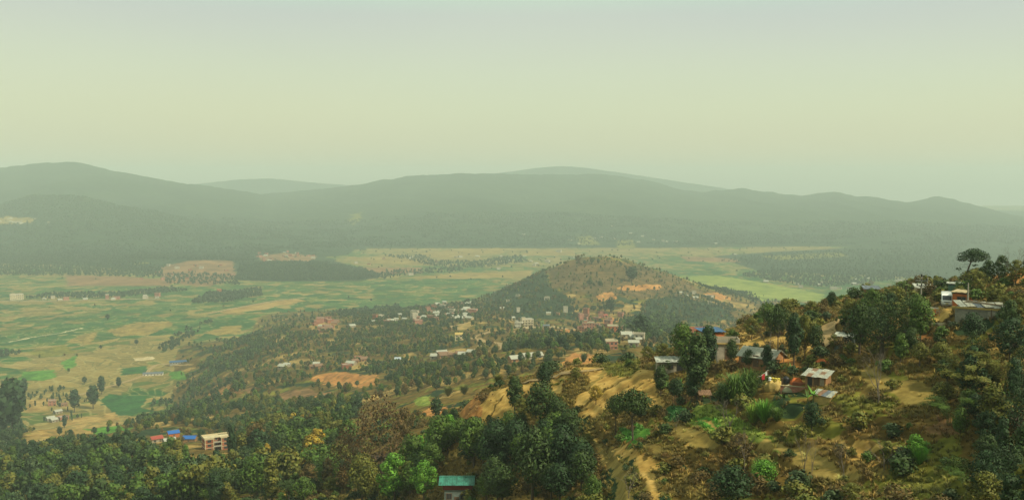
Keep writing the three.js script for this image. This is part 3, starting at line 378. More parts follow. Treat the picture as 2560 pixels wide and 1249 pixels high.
function corrugated(w, d, waves, amp = .035, sag = 0, seed = 1) { const n = waves * 4, g = new THREE.BoxGeometry(w, .03, d, n, 1, 4), p = g.attributes.position; for (let i = 0; i < p.count; i++) { const x = p.getX(i), z = p.getZ(i); p.setY(i, p.getY(i) + amp * Math.sin(x / w * waves * 6.2832) + sag * (vnoise(x * .9 + seed, z * .9 + seed) - .5)); } g.computeVertexNormals(); return g; }
function windowOn(t, w, h, x, y, z, frame, ry = 0, pane = M.glass) {   // a frame standing proud of the wall with a dark pane inside it
  const f = part('window', joined([bx(w + .2, .1, .1, 0, h / 2 + .05, 0), bx(w + .2, .1, .1, 0, -h / 2 - .05, 0), bx(.1, h, .1, -w / 2 - .05, 0, 0), bx(.1, h, .1, w / 2 + .05, 0, 0), bx(.06, h, .08)]), frame, t, x, y, z); f.rotation.y = ry; part('pane', bx(w, h, .04), pane, f, 0, 0, -.005); return f;
}
function standing(px, py, turn = 0, drop = 0) { const g = ground(px, py); return { ...g, y: g.y - drop, turn: Math.atan2(-g.x, -g.z) + turn, m: g.D / FPX }; }
// A house from its walls, storeys, roof and openings; w, d, h in metres.
function house(name, label, group, px, py, o) {
  const g = standing(px, py, o.turn ?? 0), { w, d, h, n = 1 } = o, t = thing(name, label, o.category ?? 'house', g.x, g.y, g.z, g.turn, group), H0 = h * n; keepOut(g.x, g.z, Math.max(w, d) * (o.room ?? .75)); if (g.D > 560) t.scale.setScalar(1.32); if (g.D > 300 && g.D < 1700) for (let k = 1; k < (o.clear ?? 6); k++) keepOut(g.x * (1 - k * 5 / g.D), g.z * (1 - k * 5 / g.D), w * .42 + 1.5);
  part('wall', bx(w, H0 + 3, d, 0, (H0 - 3) / 2, 0), o.wall, t);
  if (o.roof === 'flat') { const r = part('roof', bx(w + .5, .22, d + .5, 0, H0 + .112, 0), o.top ?? M.concrete, t); part('parapet', joined([bx(w + .3, .7, .14, 0, H0 + .57, d / 2), bx(w + .3, .7, .14, 0, H0 + .57, -d / 2), bx(.14, .7, d - .16, w / 2 + .08, H0 + .57, 0), bx(.14, .7, d - .16, -w / 2 - .08, H0 + .57, 0)]), o.trim ?? o.wall, r); if (o.hut) { const s = part('stair_hut', bx(w * .3, 2.2, d * .4, -w * .28, H0 + 1.33, -d * .15), o.wall, t); part('hut_roof', bx(w * .34, .15, d * .46, 0, 1.18 + H0 + 1.33, 0), M.concrete, s, -w * .28, 0, -d * .15); } if (o.tank) part('water_tank', new THREE.CylinderGeometry(.55, .6, 1.2, 10).translate(w * .3, H0 + .85, -d * .2), M.black, t); }
  else if (o.roof === 'shed') { const r = part('roof', corrugated(w + .7, d + .8, Math.max(4, Math.round(w * 1.2)), .03, .06, px), o.top ?? M.tin, t, 0, H0 + .42, 0); r.rotation.x = o.tilt ?? .14; }
  else { part('roof', gable(w, d, o.rise ?? d * .26, .4), o.top ?? M.tin, t, 0, H0 + .03, 0); part('gable', gableWall(w, d, o.rise ?? d * .26), o.wall, t, 0, H0, 0); }
  for (let k = 0; k < n; k++) { const c = o.win ?? 0; for (let i = 0; i < c; i++) { const x = (i + .5) / c * w - w / 2; if (k === 0 && o.door !== false && i === (c >> 1)) { const q = part('door', bx(1.1, 2.1, .1, x, 1.05, d / 2 + .03), o.doorMat ?? M.plank, t); part('handle', bx(.06, .2, .06, x + .4, 1.0, d / 2 + .1), M.steel, q); } else windowOn(t, Math.min(1.3, w / c * .5), h * .42, x, k * h + h * .52, d / 2 + .04, o.frame ?? M.plank); } if (o.sideWin) for (let i = 0; i < o.sideWin; i++) windowOn(t, 1.0, h * .42, (o.side ?? 1) * (w / 2 + .04), k * h + h * .52, ((i + .5) / o.sideWin - .5) * d, o.frame ?? M.plank, Math.PI / 2); if (o.band && k) part('floor_band', bx(w + .24, .24, d + .24, 0, k * h, 0), o.band, t); }
  if (o.balcony) for (let k = 1; k < n; k++) { const b = part('balcony', bx(w * .96, .16, 1.2, 0, k * h + .06, d / 2 + .6), M.concrete, t); part('railing', joined([bx(w * .96, .1, .08, 0, k * h + .95, d / 2 + 1.14), ...[...Array(9)].map((_, i) => bx(.08, .8, .08, (i / 8 - .5) * w * .94, k * h + .53, d / 2 + 1.14))]), o.trim ?? M.white, b); }
  return t;
}
// ---------------------------------------------------------------- the near hamlet
{ // green-roofed house low on the slope
  const g = standing(1143, 1250, -.05), t = thing('green_roofed_house', 'small house with a green metal roof and dark red eaves among dense trees', 'house', g.x, g.y, g.z, g.turn); keepOut(g.x, g.z, 5.5); keepOut(g.x * .97, g.z * .97, 4); keepOut(g.x * .94, g.z * .94, 4);
  const w = 86 * g.m; part('wall', bx(w * .8, 5, 5, .3, .6, 0), M.tealwall, t); part('upper_wall', bx(w * .86, 1.25, 5.3, .2, 3.72, 0), M.darkred, t); const r = part('roof', corrugated(w + .4, 3.6, 16, .03), M.greentin, t, 0, 4.75, 1.62); r.rotation.x = .26; const r2 = part('roof', corrugated(w + .4, 3.2, 16, .03), M.greentin, t, 0, 4.82, -1.55); r2.rotation.x = -.24; part('ridge_cap', bx(w + .5, .1, .4, 0, 5.22, .02), M.greentin, t); for (const x of [-1.6, 1.4]) windowOn(t, 1, 1.1, x, 1.7, 2.55, M.plank); part('door', bx(1, 2.1, .1, 0, .55, 2.54), M.plank, t);
}
{ // three-storey brick villa with a recessed balcony bay
  const g = standing(540, 1122, .22), t = thing('brick_villa', 'red brick villa with white bands, a recessed balcony bay and a flat parapet roof', 'house', g.x, g.y, g.z, g.turn); keepOut(g.x, g.z, 11); for (const k of [.98, .96, .94, .92, .90]) keepOut(g.x * k, g.z * k, 6.5);
  const w = 64 * g.m, h = 2.5, L = w * .34, Rr = w * .36, C = w - L - Rr, d = w * .62;
  part('wall', joined([bx(L, 3 * h + 2, d, -w / 2 + L / 2, 1.5 * h - 1, 0), bx(Rr, 3 * h + 2, d * .8, w / 2 - Rr / 2, 1.5 * h - 1, d * .06), bx(C + .1, 3 * h + 2, d * .6, -w / 2 + L + C / 2, 1.5 * h - 1, -d * .2)]), M.brick, t);
  for (let k = 1; k < 4; k++) part('floor_band', joined([bx(L + .3, .22, d + .3, -w / 2 + L / 2, k * h - .15, 0), bx(Rr + .3, .22, d * .8 + .3, w / 2 - Rr / 2, k * h - .15, d * .06), bx(C, .33, d * .62, -w / 2 + L + C / 2, k * h - .15, -d * .18)]), M.cream, t);
  [-w / 2 + .1, -w / 2 + L - .1, w / 2 - Rr + .1, w / 2 - .1].forEach((x, i) => part('corner_post', bx(.4, 3 * h, .4, x, 1.5 * h, (i < 2 ? d / 2 : d * .46)), M.cream, t));
  const r = part('roof', joined([bx(L + .7, .2, d + .7, -w / 2 + L / 2, 3 * h + .12, 0), bx(Rr + .7, .2, d * .8 + .7, w / 2 - Rr / 2, 3 * h + .12, d * .06), bx(C, .18, d * .7, -w / 2 + L + C / 2, 3 * h + .12, -d * .15)]), M.cream, t); part('parapet', joined([bx(L + .5, .8, .15, -w / 2 + L / 2, 3 * h + .62, d / 2 + .2), bx(Rr + .5, .8, .15, w / 2 - Rr / 2, 3 * h + .62, d * .46 + .2), bx(.15, .8, d * .8, w / 2 + .25, 3 * h + .62, d * .06), bx(.15, .8, d, -w / 2 - .25, 3 * h + .62, 0), bx(w, .8, .15, 0, 3 * h + .62, -d / 2 + .02)]), M.cream, r);
  for (let k = 0; k < 3; k++) { windowOn(t, L * .4, 1.3, -w / 2 + L / 2, k * h + 1.5, d / 2 + .04, M.plank); windowOn(t, Rr * .4, 1.3, w / 2 - Rr / 2, k * h + 1.5, d * .46 + .04, M.plank); windowOn(t, 1.1, 1.4, -w / 2 + L + C / 2, k * h + 1.5, d * .1 + .04, M.cream); windowOn(t, 1.2, 1.4, w / 2 + .04, k * h + 1.5, 0, M.cream, Math.PI / 2); if (k) { const b = part('balcony', bx(C, .15, d * .36, -w / 2 + L + C / 2, k * h + .02, d * .28), M.concrete, t); part('railing', bx(C, .8, .08, -w / 2 + L + C / 2, k * h + .5, d * .46), M.concrete, b); } else part('door', bx(1.1, 2.1, .1, -w / 2 + L + C * .5, 1.05, d * .1 + .1), M.plank, t); }
}
house('red_roofed_shed', 'low shed with a red metal roof beside the blue tarpaulin roofs', null, 390, 1104, { w: 6.5, d: 5, h: 2.4, wall: M.stone, top: M.redtin, turn: .3, win: 2, clear: 10, category: 'shed' });
house('grey_roofed_shed', 'shed with a pale grey metal roof between red and blue roofs', null, 422, 1108, { w: 6.5, d: 4.6, h: 2.2, wall: M.stone, top: M.paletin, turn: .35, win: 1, clear: 10, category: 'shed' });
house('blue_roofed_shed', 'long shed under a bright blue roof behind the red roofed shed', null, 432, 1092, { w: 6.6, d: 5, h: 3.0, wall: M.orange, top: M.tarp, turn: .25, win: 1, clear: 10, category: 'shed' });
house('blue_tarpaulin_hut', 'brick hut under a broad blue tarpaulin roof beside the brick villa', null, 474, 1104, { w: 7.2, d: 5.6, h: 2.6, wall: M.mud, top: M.tarp, turn: -.3, rise: 1.2, win: 1, clear: 10, category: 'hut' });
house('tin_roofed_barn', 'small barn with a weathered tin roof in the wood below the villa', null, 470, 1178, { w: 4.8, d: 4, h: 2.4, wall: M.stone, top: M.paletin, turn: .6, clear: 5, category: 'barn' });
house('white_hut', 'tiny white hut half hidden in trees below the villa', null, 514, 1198, { w: 2.2, d: 2.2, h: 2.3, wall: M.white, top: M.paletin, category: 'hut' });
house('blue_tarpaulin_shelter', 'small shelter with a blue tarpaulin among trees beside a bare soil patch', null, 724, 1130, { w: 2.6, d: 2.2, h: 1.8, wall: M.mud, top: M.tarp, turn: .4, category: 'shelter' });
house('grey_roofed_hut', 'hut with a grey roof at the wood edge beside dry fields', null, 10, 1118, { w: 7, d: 5, h: 2.4, wall: M.stone, top: M.tin, turn: -.3, category: 'hut' });
house('long_tin_house', 'long low house with a flat tin roof and a dark doorway above the bare slope', null, 1686, 922, { w: 7.2, d: 3.6, h: 1.6, wall: M.stone, roof: 'shed', top: M.tin, turn: .12, tilt: .1, win: 4, room: .55, doorMat: M.dark });
house('pale_tin_house', 'long brick house with a pale corrugated roof sloping to one side', null, 1905, 912, { w: 7.0, d: 4.4, h: 1.8, wall: M.mud, roof: 'gable', top: M.paletin, turn: -.5, rise: 1.3, win: 3, room: .6 });
house('grey_block_house', 'plain grey block house with a flat roof behind dark trees', null, 1818, 892, { w: 4.2, d: 4, h: 2.9, wall: M.concrete, roof: 'flat', top: M.straw, turn: .1, win: 1, room: .6 });
house('blue_topped_brick_house', 'bare orange brick house with a blue metal roof', null, 1775, 862, { w: 4.6, d: 4.6, h: 2.9, wall: M.orange, roof: 'shed', top: M.bluetin, turn: .35, tilt: .04, room: .7 });
house('brick_cube_house', 'small pinkish brick house behind the blue topped one', null, 1748, 862, { w: 3.6, d: 3.6, h: 2.9, wall: M.pinkbrick, roof: 'flat', turn: .2, room: .6 });
house('teal_shed', 'small blue-grey metal shed with a dark doorway beside the dirt track', null, 2114, 866, { w: 3.2, d: 2.4, h: 1.7, wall: M.tealwall, roof: 'shed', top: M.tin, turn: -.25, tilt: .1, win: 2, doorMat: M.dark, category: 'shed' });
{ // the shed of patched tin sheets
  const g = standing(2046, 962, -.32), t = thing('patchwork_shed', 'mud-walled shed with a roof of weathered overlapping tin sheets', 'shed', g.x, g.y, g.z, g.turn); keepOut(g.x, g.z, 3.4); keepOut(g.x * .97, g.z * .97, 2.6); keepOut(g.x * .94, g.z * .94, 2.2);
  t.scale.setScalar(.82); part('wall', bx(4, 3.6, 3.2, 0, .2, 0), M.mud, t); part('doorway', bx(.9, 1.7, .06, -1.1, .9, 1.61), M.dark, t); part('board', bx(1, 1.5, .08, .2, 1.0, 1.63), M.plank, t); part('board', bx(.8, 1.4, .08, 1.3, .95, 1.64), M.stone, t); part('beam', bx(4.6, .12, .12, 0, 1.95, 1.75), M.plank, t);
  const r = rng(77); for (let j = 0; j < 3; j++) for (let i = 0; i < 5; i++) { const s = part('roof_sheet', corrugated(1.12, 1.75, 5, .03, .12, i + j * 7), [M.tin, M.paletin, M.tin, M.rusttin][(i * 3 + j * 2) % 4], t, -2.1 + i * 1.03 + (r() - .5) * .15, 2.62 - j * .24 + (i % 2) * .035, -1.35 + j * 1.45); s.rotation.set(.20 + (r() - .5) * .08, (r() - .5) * .12, (r() - .5) * .08); }
}
{ // low lean-to below the yard
  const g = standing(2062, 1002, -.5), t = thing('lean_to', 'low lean-to with a broken dark tin roof and ochre wall below the yard', 'shed', g.x, g.y, g.z, g.turn); keepOut(g.x, g.z, 3); t.scale.setScalar(.8); part('wall', bx(3.6, 2.4, 2.2, 0, .1, 0), M.straw, t); const r = rng(5); for (let i = 0; i < 4; i++) { const s = part('roof_sheet', corrugated(1.1, 2.8, 5, .03, .1, i), [M.tin, M.rusttin, M.slate, M.tin][i], t, -1.6 + i * 1.05, 1.55, .1); s.rotation.set(.26, (r() - .5) * .1, (r() - .5) * .06); }
}
function heap(seed, w, d, h, rough = .16) { const g = new THREE.SphereGeometry(1, 26, 12, 0, 6.2832, 0, 1.75), p = g.attributes.position; for (let i = 0; i < p.count; i++) { const x = p.getX(i), y = p.getY(i), z = p.getZ(i), n = 1 + rough * 2 * (fbm(x * 3 + seed, z * 3 + y * 2 + seed, 3) - .5), k = Math.pow(Math.max(0, y), .8); p.setXYZ(i, x * w / 2 * n * (1.05 - .25 * k), (y < 0 ? y : k * n) * h, z * d / 2 * n * (1.05 - .25 * k)); } g.computeVertexNormals(); return g; }
function single(name, label, category, geo, m, x, y, z, turn = 0, group) { const o = new THREE.Mesh(geo, m); o.name = numbered(name); o.position.set(x, y, z); o.rotation.y = turn; o.userData = { label, category }; if (group) o.userData.group = group; scene.add(o); return o; }
{ // the building yard: low walls, heaps, sacks, tank, washing line
  const at = (px, py) => standing(px, py, -.1); let g = at(1990, 980); keepOut(g.x, g.z, 5); keepOut(g.x - 4, g.z, 4); for (const k of [.97, .945, .92]) { keepOut(g.x * k, g.z * k, 4); keepOut(g.x * k - 3, g.z * k, 3); }
  const t = thing('yard_wall', 'low brown mud-brick wall round a builders yard', 'wall', g.x, g.y, g.z, g.turn); part('front_wall', bx(4.4, 1.7, .28, -.2, .05, 0), M.pinkbrick, t); part('back_wall', bx(3.2, 1.9, .28, .9, .35, -1.6), M.brick, t); part('side_wall', bx(.28, 1.75, 1.4, 2.1, .1, -.85), M.brick, t); part('coping', bx(4.5, .08, .36, -.2, .95, 0), M.buff, t); const q = part('gate_post', bx(.24, 2.6, .24, -2.2, .6, -.5), M.plank, t); part('post_cap', bx(.34, .1, .34, -2.2, 1.94, -.5), M.plank, q);
  single('gravel_heap', 'heap of orange brick rubble behind the low yard wall', 'heap', heap(3, 2.5, 2, 1.25, .3), M.gravel, g.x + .9, g.y + .55, g.z - 2.4); single('sand_heap', 'pale heap of sand against the low yard wall', 'heap', heap(8, 2.1, 1.4, 1.0, .1), M.sandheap, g.x - .9, g.y + .1, g.z - .75); single('brick_heap', 'small heap of red bricks beside the patchwork shed', 'heap', heap(15, 1.4, 1.1, .7, .4), M.pinkbrick, g.x + 3.1, g.y + .45, g.z - 1.3); single('rubble_heap', 'orange rubble heap behind the patchwork shed roof', 'heap', heap(19, 2.6, 2, 1.2, .3), M.gravel, g.x + 6.6, H(g.x + 6.6, g.z - 8) - .1, g.z - 8);
  g = at(1936, 975); const s = thing('sack_stack', 'stack of bright yellow sacks on a straw coloured heap', 'sacks', g.x, g.y, g.z, g.turn); part('straw_heap', heap(25, 3.4, 2.4, 1.7, .35), M.straw, s); const r = rng(12); for (let j = 0; j < 2; j++) for (let i = 0; i < 4; i++) { const k = new THREE.SphereGeometry(.3, 10, 8); k.scale(1, .62, .8); part('sack', k, i === 0 ? M.clothwhite : M.yellow, s, -.7 + i * .46, 1.62 + j * .33, (r() - .5) * .2); }
  single('water_tank', 'black water tank behind the sack stack', 'tank', new THREE.LatheGeometry([[0, 0], [.55, 0], [.58, .1], [.58, 1.0], [.48, 1.2], [.2, 1.3], [.2, 1.4], [0, 1.4]].map((v) => new THREE.Vector2(...v)), 16), M.black, g.x + 2.6, g.y + .5, g.z - 2.2);
  const a = at(1893, 968), b = at(1921, 960), w = thing('washing_line', 'washing line on two thin poles with a red cloth hanging from it', 'washing line', a.x, a.y, a.z), dx = b.x - a.x, dz = b.z - a.z, dy = b.y - a.y; part('post', limb([[0, -.4, 0], [0, 1.7, 0]], .04, .03, 5), M.plank, w); part('post', limb([[dx, dy - .4, dz], [dx, dy + 2.6, dz]], .04, .03, 5), M.plank, w); part('line', limb([[0, 1.65, 0], [dx / 2, 1.9 + dy / 2, dz / 2], [dx, 2.5 + dy, dz]], .02, .02, 4), M.clothwhite, w); part('cloth', bx(.5, .95, .04, dx * .55, 1.5 + dy * .55, dz * .55), M.clothred, w); part('cloth', bx(.3, .6, .04, dx * .82, 1.9 + dy * .8, dz * .82), M.clothwhite, w);
}
{ const g = standing(1762, 1002, .2), t = thing('tin_canopy', 'small slanted tin canopy over a brushwood fence', 'shelter', g.x, g.y, g.z, g.turn); keepOut(g.x, g.z, 2.2); for (const [x, z] of [[-.9, -.6], [.9, -.6], [-.9, .6], [.9, .6]]) part('post', limb([[x, -.5, z], [x, 1.3 - z * .3, z]], .05, .05, 5), M.plank, t); const r = part('roof', corrugated(2.3, 1.9, 8, .03, .08), M.rusttin, t, 0, 1.5, 0); r.rotation.x = .3; }
{ // brushwood fence
  const a = ground(1682, 1012), b = ground(1757, 1000), t = thing('brushwood_fence', 'brown brushwood fence of upright sticks below the dense shrubs', 'fence', a.x, a.y, a.z), r = rng(4), n = 34; for (let i = 0; i < n; i++) { const f = i / (n - 1), x = lerp(a.x, b.x, f), z = lerp(a.z, b.z, f), y = H(x, z); part('stick', limb([[x - a.x, y - a.y - .3, z - a.z], [x - a.x + (r() - .5) * .2, y - a.y + 1.3 + r() * .6, z - a.z + (r() - .5) * .2]], .07, .04, 4), r() < .5 ? M.plank : M.mud, t); } const ra = []; for (let i = 0; i <= 6; i++) { const f = i / 6, x = lerp(a.x, b.x, f), z = lerp(a.z, b.z, f); ra.push([x - a.x, H(x, z) - a.y + .9, z - a.z + .1]); } part('rail', limb(ra, .05, .05, 4), M.plank, t); }
// ---------------------------------------------------------------- the terrace with the van
const vanAt = standing(2367, 764, .04);
{ const g = vanAt, s = 1.72 / 1.72, t = thing('van', 'white minibus van parked facing out beside the orange hut, roof rack on top', 'van', g.x, g.y + .05, g.z, g.turn); keepOut(g.x, g.z, 3.4); keepOut(g.x * .975, g.z * .975, 2.2);
  const sh = new THREE.Shape(); sh.moveTo(-2.3, .32); sh.lineTo(2.12, .32); sh.quadraticCurveTo(2.3, .34, 2.3, .55); sh.lineTo(2.28, .95); sh.quadraticCurveTo(2.24, 1.1, 2.12, 1.2); sh.lineTo(1.62, 1.9); sh.quadraticCurveTo(1.5, 2.04, 1.25, 2.06); sh.lineTo(-2.1, 2.06); sh.quadraticCurveTo(-2.32, 2.04, -2.32, 1.8); sh.lineTo(-2.3, .32);
  const body = new THREE.ExtrudeGeometry(sh, { depth: 1.52, bevelEnabled: true, bevelSize: .09, bevelThickness: .1, bevelSegments: 3 }); body.translate(0, 0, -.76); body.rotateY(-Math.PI / 2); part('body', body, M.van, t);                                   // nose along +z
  const ws = bx(1.42, .88, .05); const w1 = part('windscreen', ws, M.glass, t, 0, 1.56, 2.03); w1.rotation.x = -.62; part('wiper', bx(.5, .03, .03), M.rubber, w1, .2, -.34, .05); part('number_plate', bx(.45, .13, .03, 0, .62, 2.42), M.yellow, t); part('bumper', bx(1.7, .24, .16, 0, .42, 2.4), M.grey, t); part('grille', bx(.9, .14, .05, 0, .86, 2.395), M.dark, t); for (const x of [-.62, .62]) part('headlight', bx(.3, .18, .07, x, .88, 2.385), M.clothwhite, t);
  for (const x of [-.875, .875]) { for (const z of [1.05, .05, -1.15]) part('side_window', bx(.04, .62, z > 1 ? .8 : 1.0, x, 1.52, z), M.glass, t); const mi = part('mirror', bx(.14, .26, .08, x * 1.16, 1.35, 1.75), M.rubber, t); part('mirror_arm', bx(.12, .04, .04, x * 1.05, 1.35, 1.72), M.rubber, mi); for (const z of [1.45, -1.35]) { const wh = part('wheel', new THREE.CylinderGeometry(.33, .33, .22, 18).rotateZ(Math.PI / 2), M.rubber, t, x * .9, .33, z); part('rim', new THREE.CylinderGeometry(.19, .19, .24, 12).rotateZ(Math.PI / 2), M.steel, wh); } }
  const rk = part('roof_rack', joined([bx(.05, .05, 3, -.7, 2.32, -.3), bx(.05, .05, 3, .7, 2.32, -.3), ...[1.1, .3, -.5, -1.3, -1.75].map((z) => bx(1.45, .05, .05, 0, 2.3, z))]), M.van, t); for (const x of [-.7, .7]) for (const z of [1.0, -1.6]) part('rack_foot', bx(.06, .2, .06, x, 2.22, z), M.van, rk);
}
house('orange_hut', 'orange plastered hut with a pale roof beside the white van', null, 2412, 760, { w: 3.0, d: 2.6, h: 1.8, wall: M.orange, roof: 'shed', top: M.buff, turn: -.35, tilt: .05, room: .6, win: 1, door: false, category: 'hut' });
{ const g = standing(2446, 786, -.12), t = thing('tin_roof_terrace', 'terrace of loose tin sheets and beams over a grey rendered wall', 'building', g.x, g.y, g.z, g.turn); keepOut(g.x, g.z, 5); for (const k of [.97, .94]) { keepOut(g.x * k, g.z * k, 4.4); }
  part('wall', bx(7.4, 3.6, 4, .6, -.6, 0), M.grey, t); part('side_wall', bx(2.6, 3.4, .3, 3.0, -.9, 2.2), M.concrete, t); const r = rng(31); for (let i = 0; i < 6; i++) { const s = part('roof_sheet', corrugated(1.2, 4.6, 6, .03, .1, i), [M.tin, M.paletin, M.slate, M.paletin, M.tin, M.paletin][i], t, -2.6 + i * 1.22, 1.62 + (i % 2) * .06, (r() - .5) * .3); s.rotation.set(.10 + (r() - .5) * .06, .35 + (r() - .5) * .2, -.03); } for (let i = 0; i < 4; i++) { const b = part('beam', bx(5.5, .1, .12), i % 2 ? M.plank : M.stone, t, .8, 1.84 + i * .035, -1.2 + i * .9); b.rotation.set(0, .08 * i - .3, -.05); } part('edge_board', bx(7.6, .3, .16, .2, 1.2, 2.15), M.straw, t); part('post', bx(.12, 2.6, .12, 2.2, -.1, 2.45), M.plank, t); }
{ const g = standing(2330, 790, .05), t = thing('stone_footing', 'rough pale stone footing wall under the van terrace', 'wall', g.x, g.y, g.z, g.turn), r = rng(9); keepOut(g.x, g.z, 3); keepOut(g.x + 4, g.z + 1, 2.5); for (let j = 0; j < 3; j++) for (let i = 0; i < 14; i++) { const k = new THREE.DodecahedronGeometry(.24 + r() * .12, 1), p = k.attributes.position; k.scale(1.2, .8, .9); part('stone', k, [M.stone, M.buff, M.concrete][(i + j * 2) % 3], t, -1.5 + i * .44 + (r() - .5) * .15, .1 + j * .33 + (r() - .5) * .08, (r() - .5) * .25); } part('slab', bx(3.4, .16, 1.4, -.6, 1.35, -.5), M.concrete, t); part('pillar', bx(.45, 1.5, .45, .4, .5, .25), M.orange, t); }
{ const g = standing(2372, 806, 0), r = rng(19); for (let i = 0; i < 9; i++) { const k = new THREE.DodecahedronGeometry(.28 + r() * .22, 1); k.scale(1.2, .75, 1); const x = g.x + (r() - .5) * 7, z = g.z + (r() - .5) * 2; single('boulder', 'pale boulder lying below the van terrace', 'boulder', k, [M.stone, M.buff][i % 2], x, H(x, z) + .12, z, r() * 6, 'boulders below the van terrace'); } }
house('teal_wall_shed', 'pale teal shed among shrubs behind the van', null, 2388, 738, { w: 2.2, d: 2, h: 1.9, wall: mat(.16, .34, .27), roof: 'shed', top: M.tin, tilt: .03, room: .5, category: 'shed' });
house('white_wall_house', 'low whitewashed house half hidden behind the crossarm pole', null, 2312, 738, { w: 3.4, d: 3, h: 1.5, wall: M.buff, roof: 'shed', top: M.tin, turn: .2, room: .4, win: 2 });
house('ridge_hut', 'small dark hut on the crest between thorn trees', null, 2178, 744, { w: 3, d: 2.4, h: 1.9, wall: M.mud, roof: 'shed', top: M.slate, turn: .2, room: .4, category: 'hut' });
// poles carrying the power line
function utilityPole(px, py, top, label, arms) { const g = standing(px, py, .15), h = (py - top) * g.m, t = thing('utility_pole', label, 'pole', g.x, g.y, g.z, g.turn); keepOut(g.x, g.z, 1); part('shaft', limb([[0, -1, 0], [0, h, 0]], .17, .1, 8), M.pole, t); for (let a = 0; a < arms; a++) { const c = part('crossarm', bx(2.2 - a * .5, .12, .12, 0, h - .75 - a * .9, .14), M.steel, t); for (const x of [-.95, 0, .95]) part('insulator', new THREE.CylinderGeometry(.08, .1, .28, 8).translate(x * (1 - a * .25), h - .55 - a * .9, .14), M.rubber, c); } if (arms > 1) part('top_insulator', new THREE.CylinderGeometry(.12, .14, .5, 8).translate(0, h + .2, 0), M.rubber, t); return [g, h]; }
const pa = utilityPole(2303, 766, 690, 'concrete utility pole with two crossarms and dark insulators', 2), pb = utilityPole(2420, 772, 706, 'plain pale concrete utility pole behind the orange hut', 0), pc = utilityPole(2319, 735, 692, 'thin utility pole behind the one with crossarms', 0);
for (const [dx, dy] of [[-.9, -.45], [.9, -.45]]) { const A = [pa[0].x + dx, pa[0].y + pa[1] + dy, pa[0].z], B = [pb[0].x, pb[0].y + pb[1] - .2, pb[0].z], P = []; for (let i = 0; i <= 10; i++) { const f = i / 10; P.push([lerp(A[0], B[0], f) - A[0], lerp(A[1], B[1], f) - Math.sin(f * Math.PI) * .35 - A[1], lerp(A[2], B[2], f) - A[2]]); } single('power_line', 'thin dark wire strung between the two concrete poles', 'wire', limb(P, .022, .022, 4), M.rubber, ...A, 0, 'wires between the poles'); }
// ---------------------------------------------------------------- the spur, the hill and the valley
house('white_balcony_block', 'three-storey pale block with balconies on every floor beside the hill road', null, 1317, 816, { w: 15, d: 10, h: 3.1, n: 3, wall: M.cream, roof: 'flat', trim: M.white, turn: .25, win: 4, balcony: true, hut: true, frame: M.plank, category: 'building' });
house('white_arcade_house', 'two-storey white house with dark window openings beside the balcony block', null, 1297, 819, { w: 9, d: 8, h: 3.2, n: 2, wall: M.white, roof: 'flat', trim: M.white, turn: -.15, win: 5, hut: true, frame: M.white });
house('green_hill_house', 'small light green house by the hill road', null, 1356, 817, { w: 4.5, d: 5, h: 3.4, n: 2, wall: M.green, roof: 'flat', win: 1 });
house('blue_roofed_lodge', 'low lodge with a slate blue roof next to the light green house', null, 1366, 818, { w: 8, d: 5, h: 2.6, wall: M.white, top: M.slate, win: 3 });
house('yellow_valley_block', 'cream four-storey block with rows of dark windows standing alone at the valley edge', null, 40, 749, { w: 27, d: 14, h: 3.0, n: 4, wall: M.cream, roof: 'flat', trim: M.white, turn: .1, win: 7, hut: true, frame: M.plank, category: 'building' });
house('orange_valley_house', 'tall orange brick house standing alone in green fields', null, 547, 733, { w: 10, d: 9, h: 3.2, n: 3, wall: M.orange, roof: 'flat', turn: .2, win: 3 });
house('pink_valley_house', 'narrow tall pink house beside the valley road trees', null, 267, 747, { w: 7, d: 8, h: 3.2, n: 3, wall: M.pinkbrick, roof: 'flat', trim: M.white, win: 2 });
house('white_valley_house', 'white two-storey house at the end of the valley road', null, 362, 745, { w: 8, d: 8, h: 3.4, n: 2, wall: M.white, roof: 'flat', win: 3 });
house('blue_farm_shed', 'long farm shed with a bright blue roof on the straw coloured field', null, 446, 908, { w: 25, d: 9, h: 2.8, wall: M.grey, top: M.bluetin, turn: .05, win: 7, room: .6, rise: 1.6, category: 'shed' });
house('grey_farm_shed', 'long grey-roofed farm shed beside a green plot', null, 382, 937, { w: 26, d: 9, h: 2.8, wall: M.white, top: M.slate, turn: -.12, win: 6, room: .6, rise: 1.4, category: 'shed' });
house('brick_spur_house', 'two-storey bare brick house below the hill settlement', null, 1526, 872, { w: 8, d: 7, h: 2.7, n: 2, wall: M.pinkbrick, roof: 'flat', trim: M.cream, turn: .3, win: 3, sideWin: 2, side: -1 });
house('tin_spur_shed', 'long shed with a pale tin roof on the spur in front of dark trees', null, 1330, 897, { w: 12, d: 6, h: 2.4, wall: M.stone, top: M.paletin, turn: .45, win: 3, category: 'shed' });
house('brick_spur_cottage', 'brown cottage with a pale roof beside the tin roofed spur shed', null, 1288, 905, { w: 7, d: 6, h: 2.6, wall: M.mud, top: M.paletin, turn: .4, win: 2, category: 'cottage' });
house('cream_track_house', 'cream house with a straw roof above the hairpin track', null, 1147, 850, { w: 8, d: 7, h: 3.2, n: 2, wall: M.cream, top: M.straw, win: 2 });
house('blue_white_hut', 'small hut with a bright blue-white roof among dark trees', null, 994, 902, { w: 5.5, d: 4.5, h: 2.4, wall: M.white, top: mat(.55, .66, .82), win: 1, category: 'hut' });
house('orange_terrace_house', 'two-storey orange house above the hill settlement street', null, 1532, 830, { w: 10, d: 8, h: 3.1, n: 2, wall: M.orange, roof: 'flat', trim: M.cream, turn: .1, win: 3 });
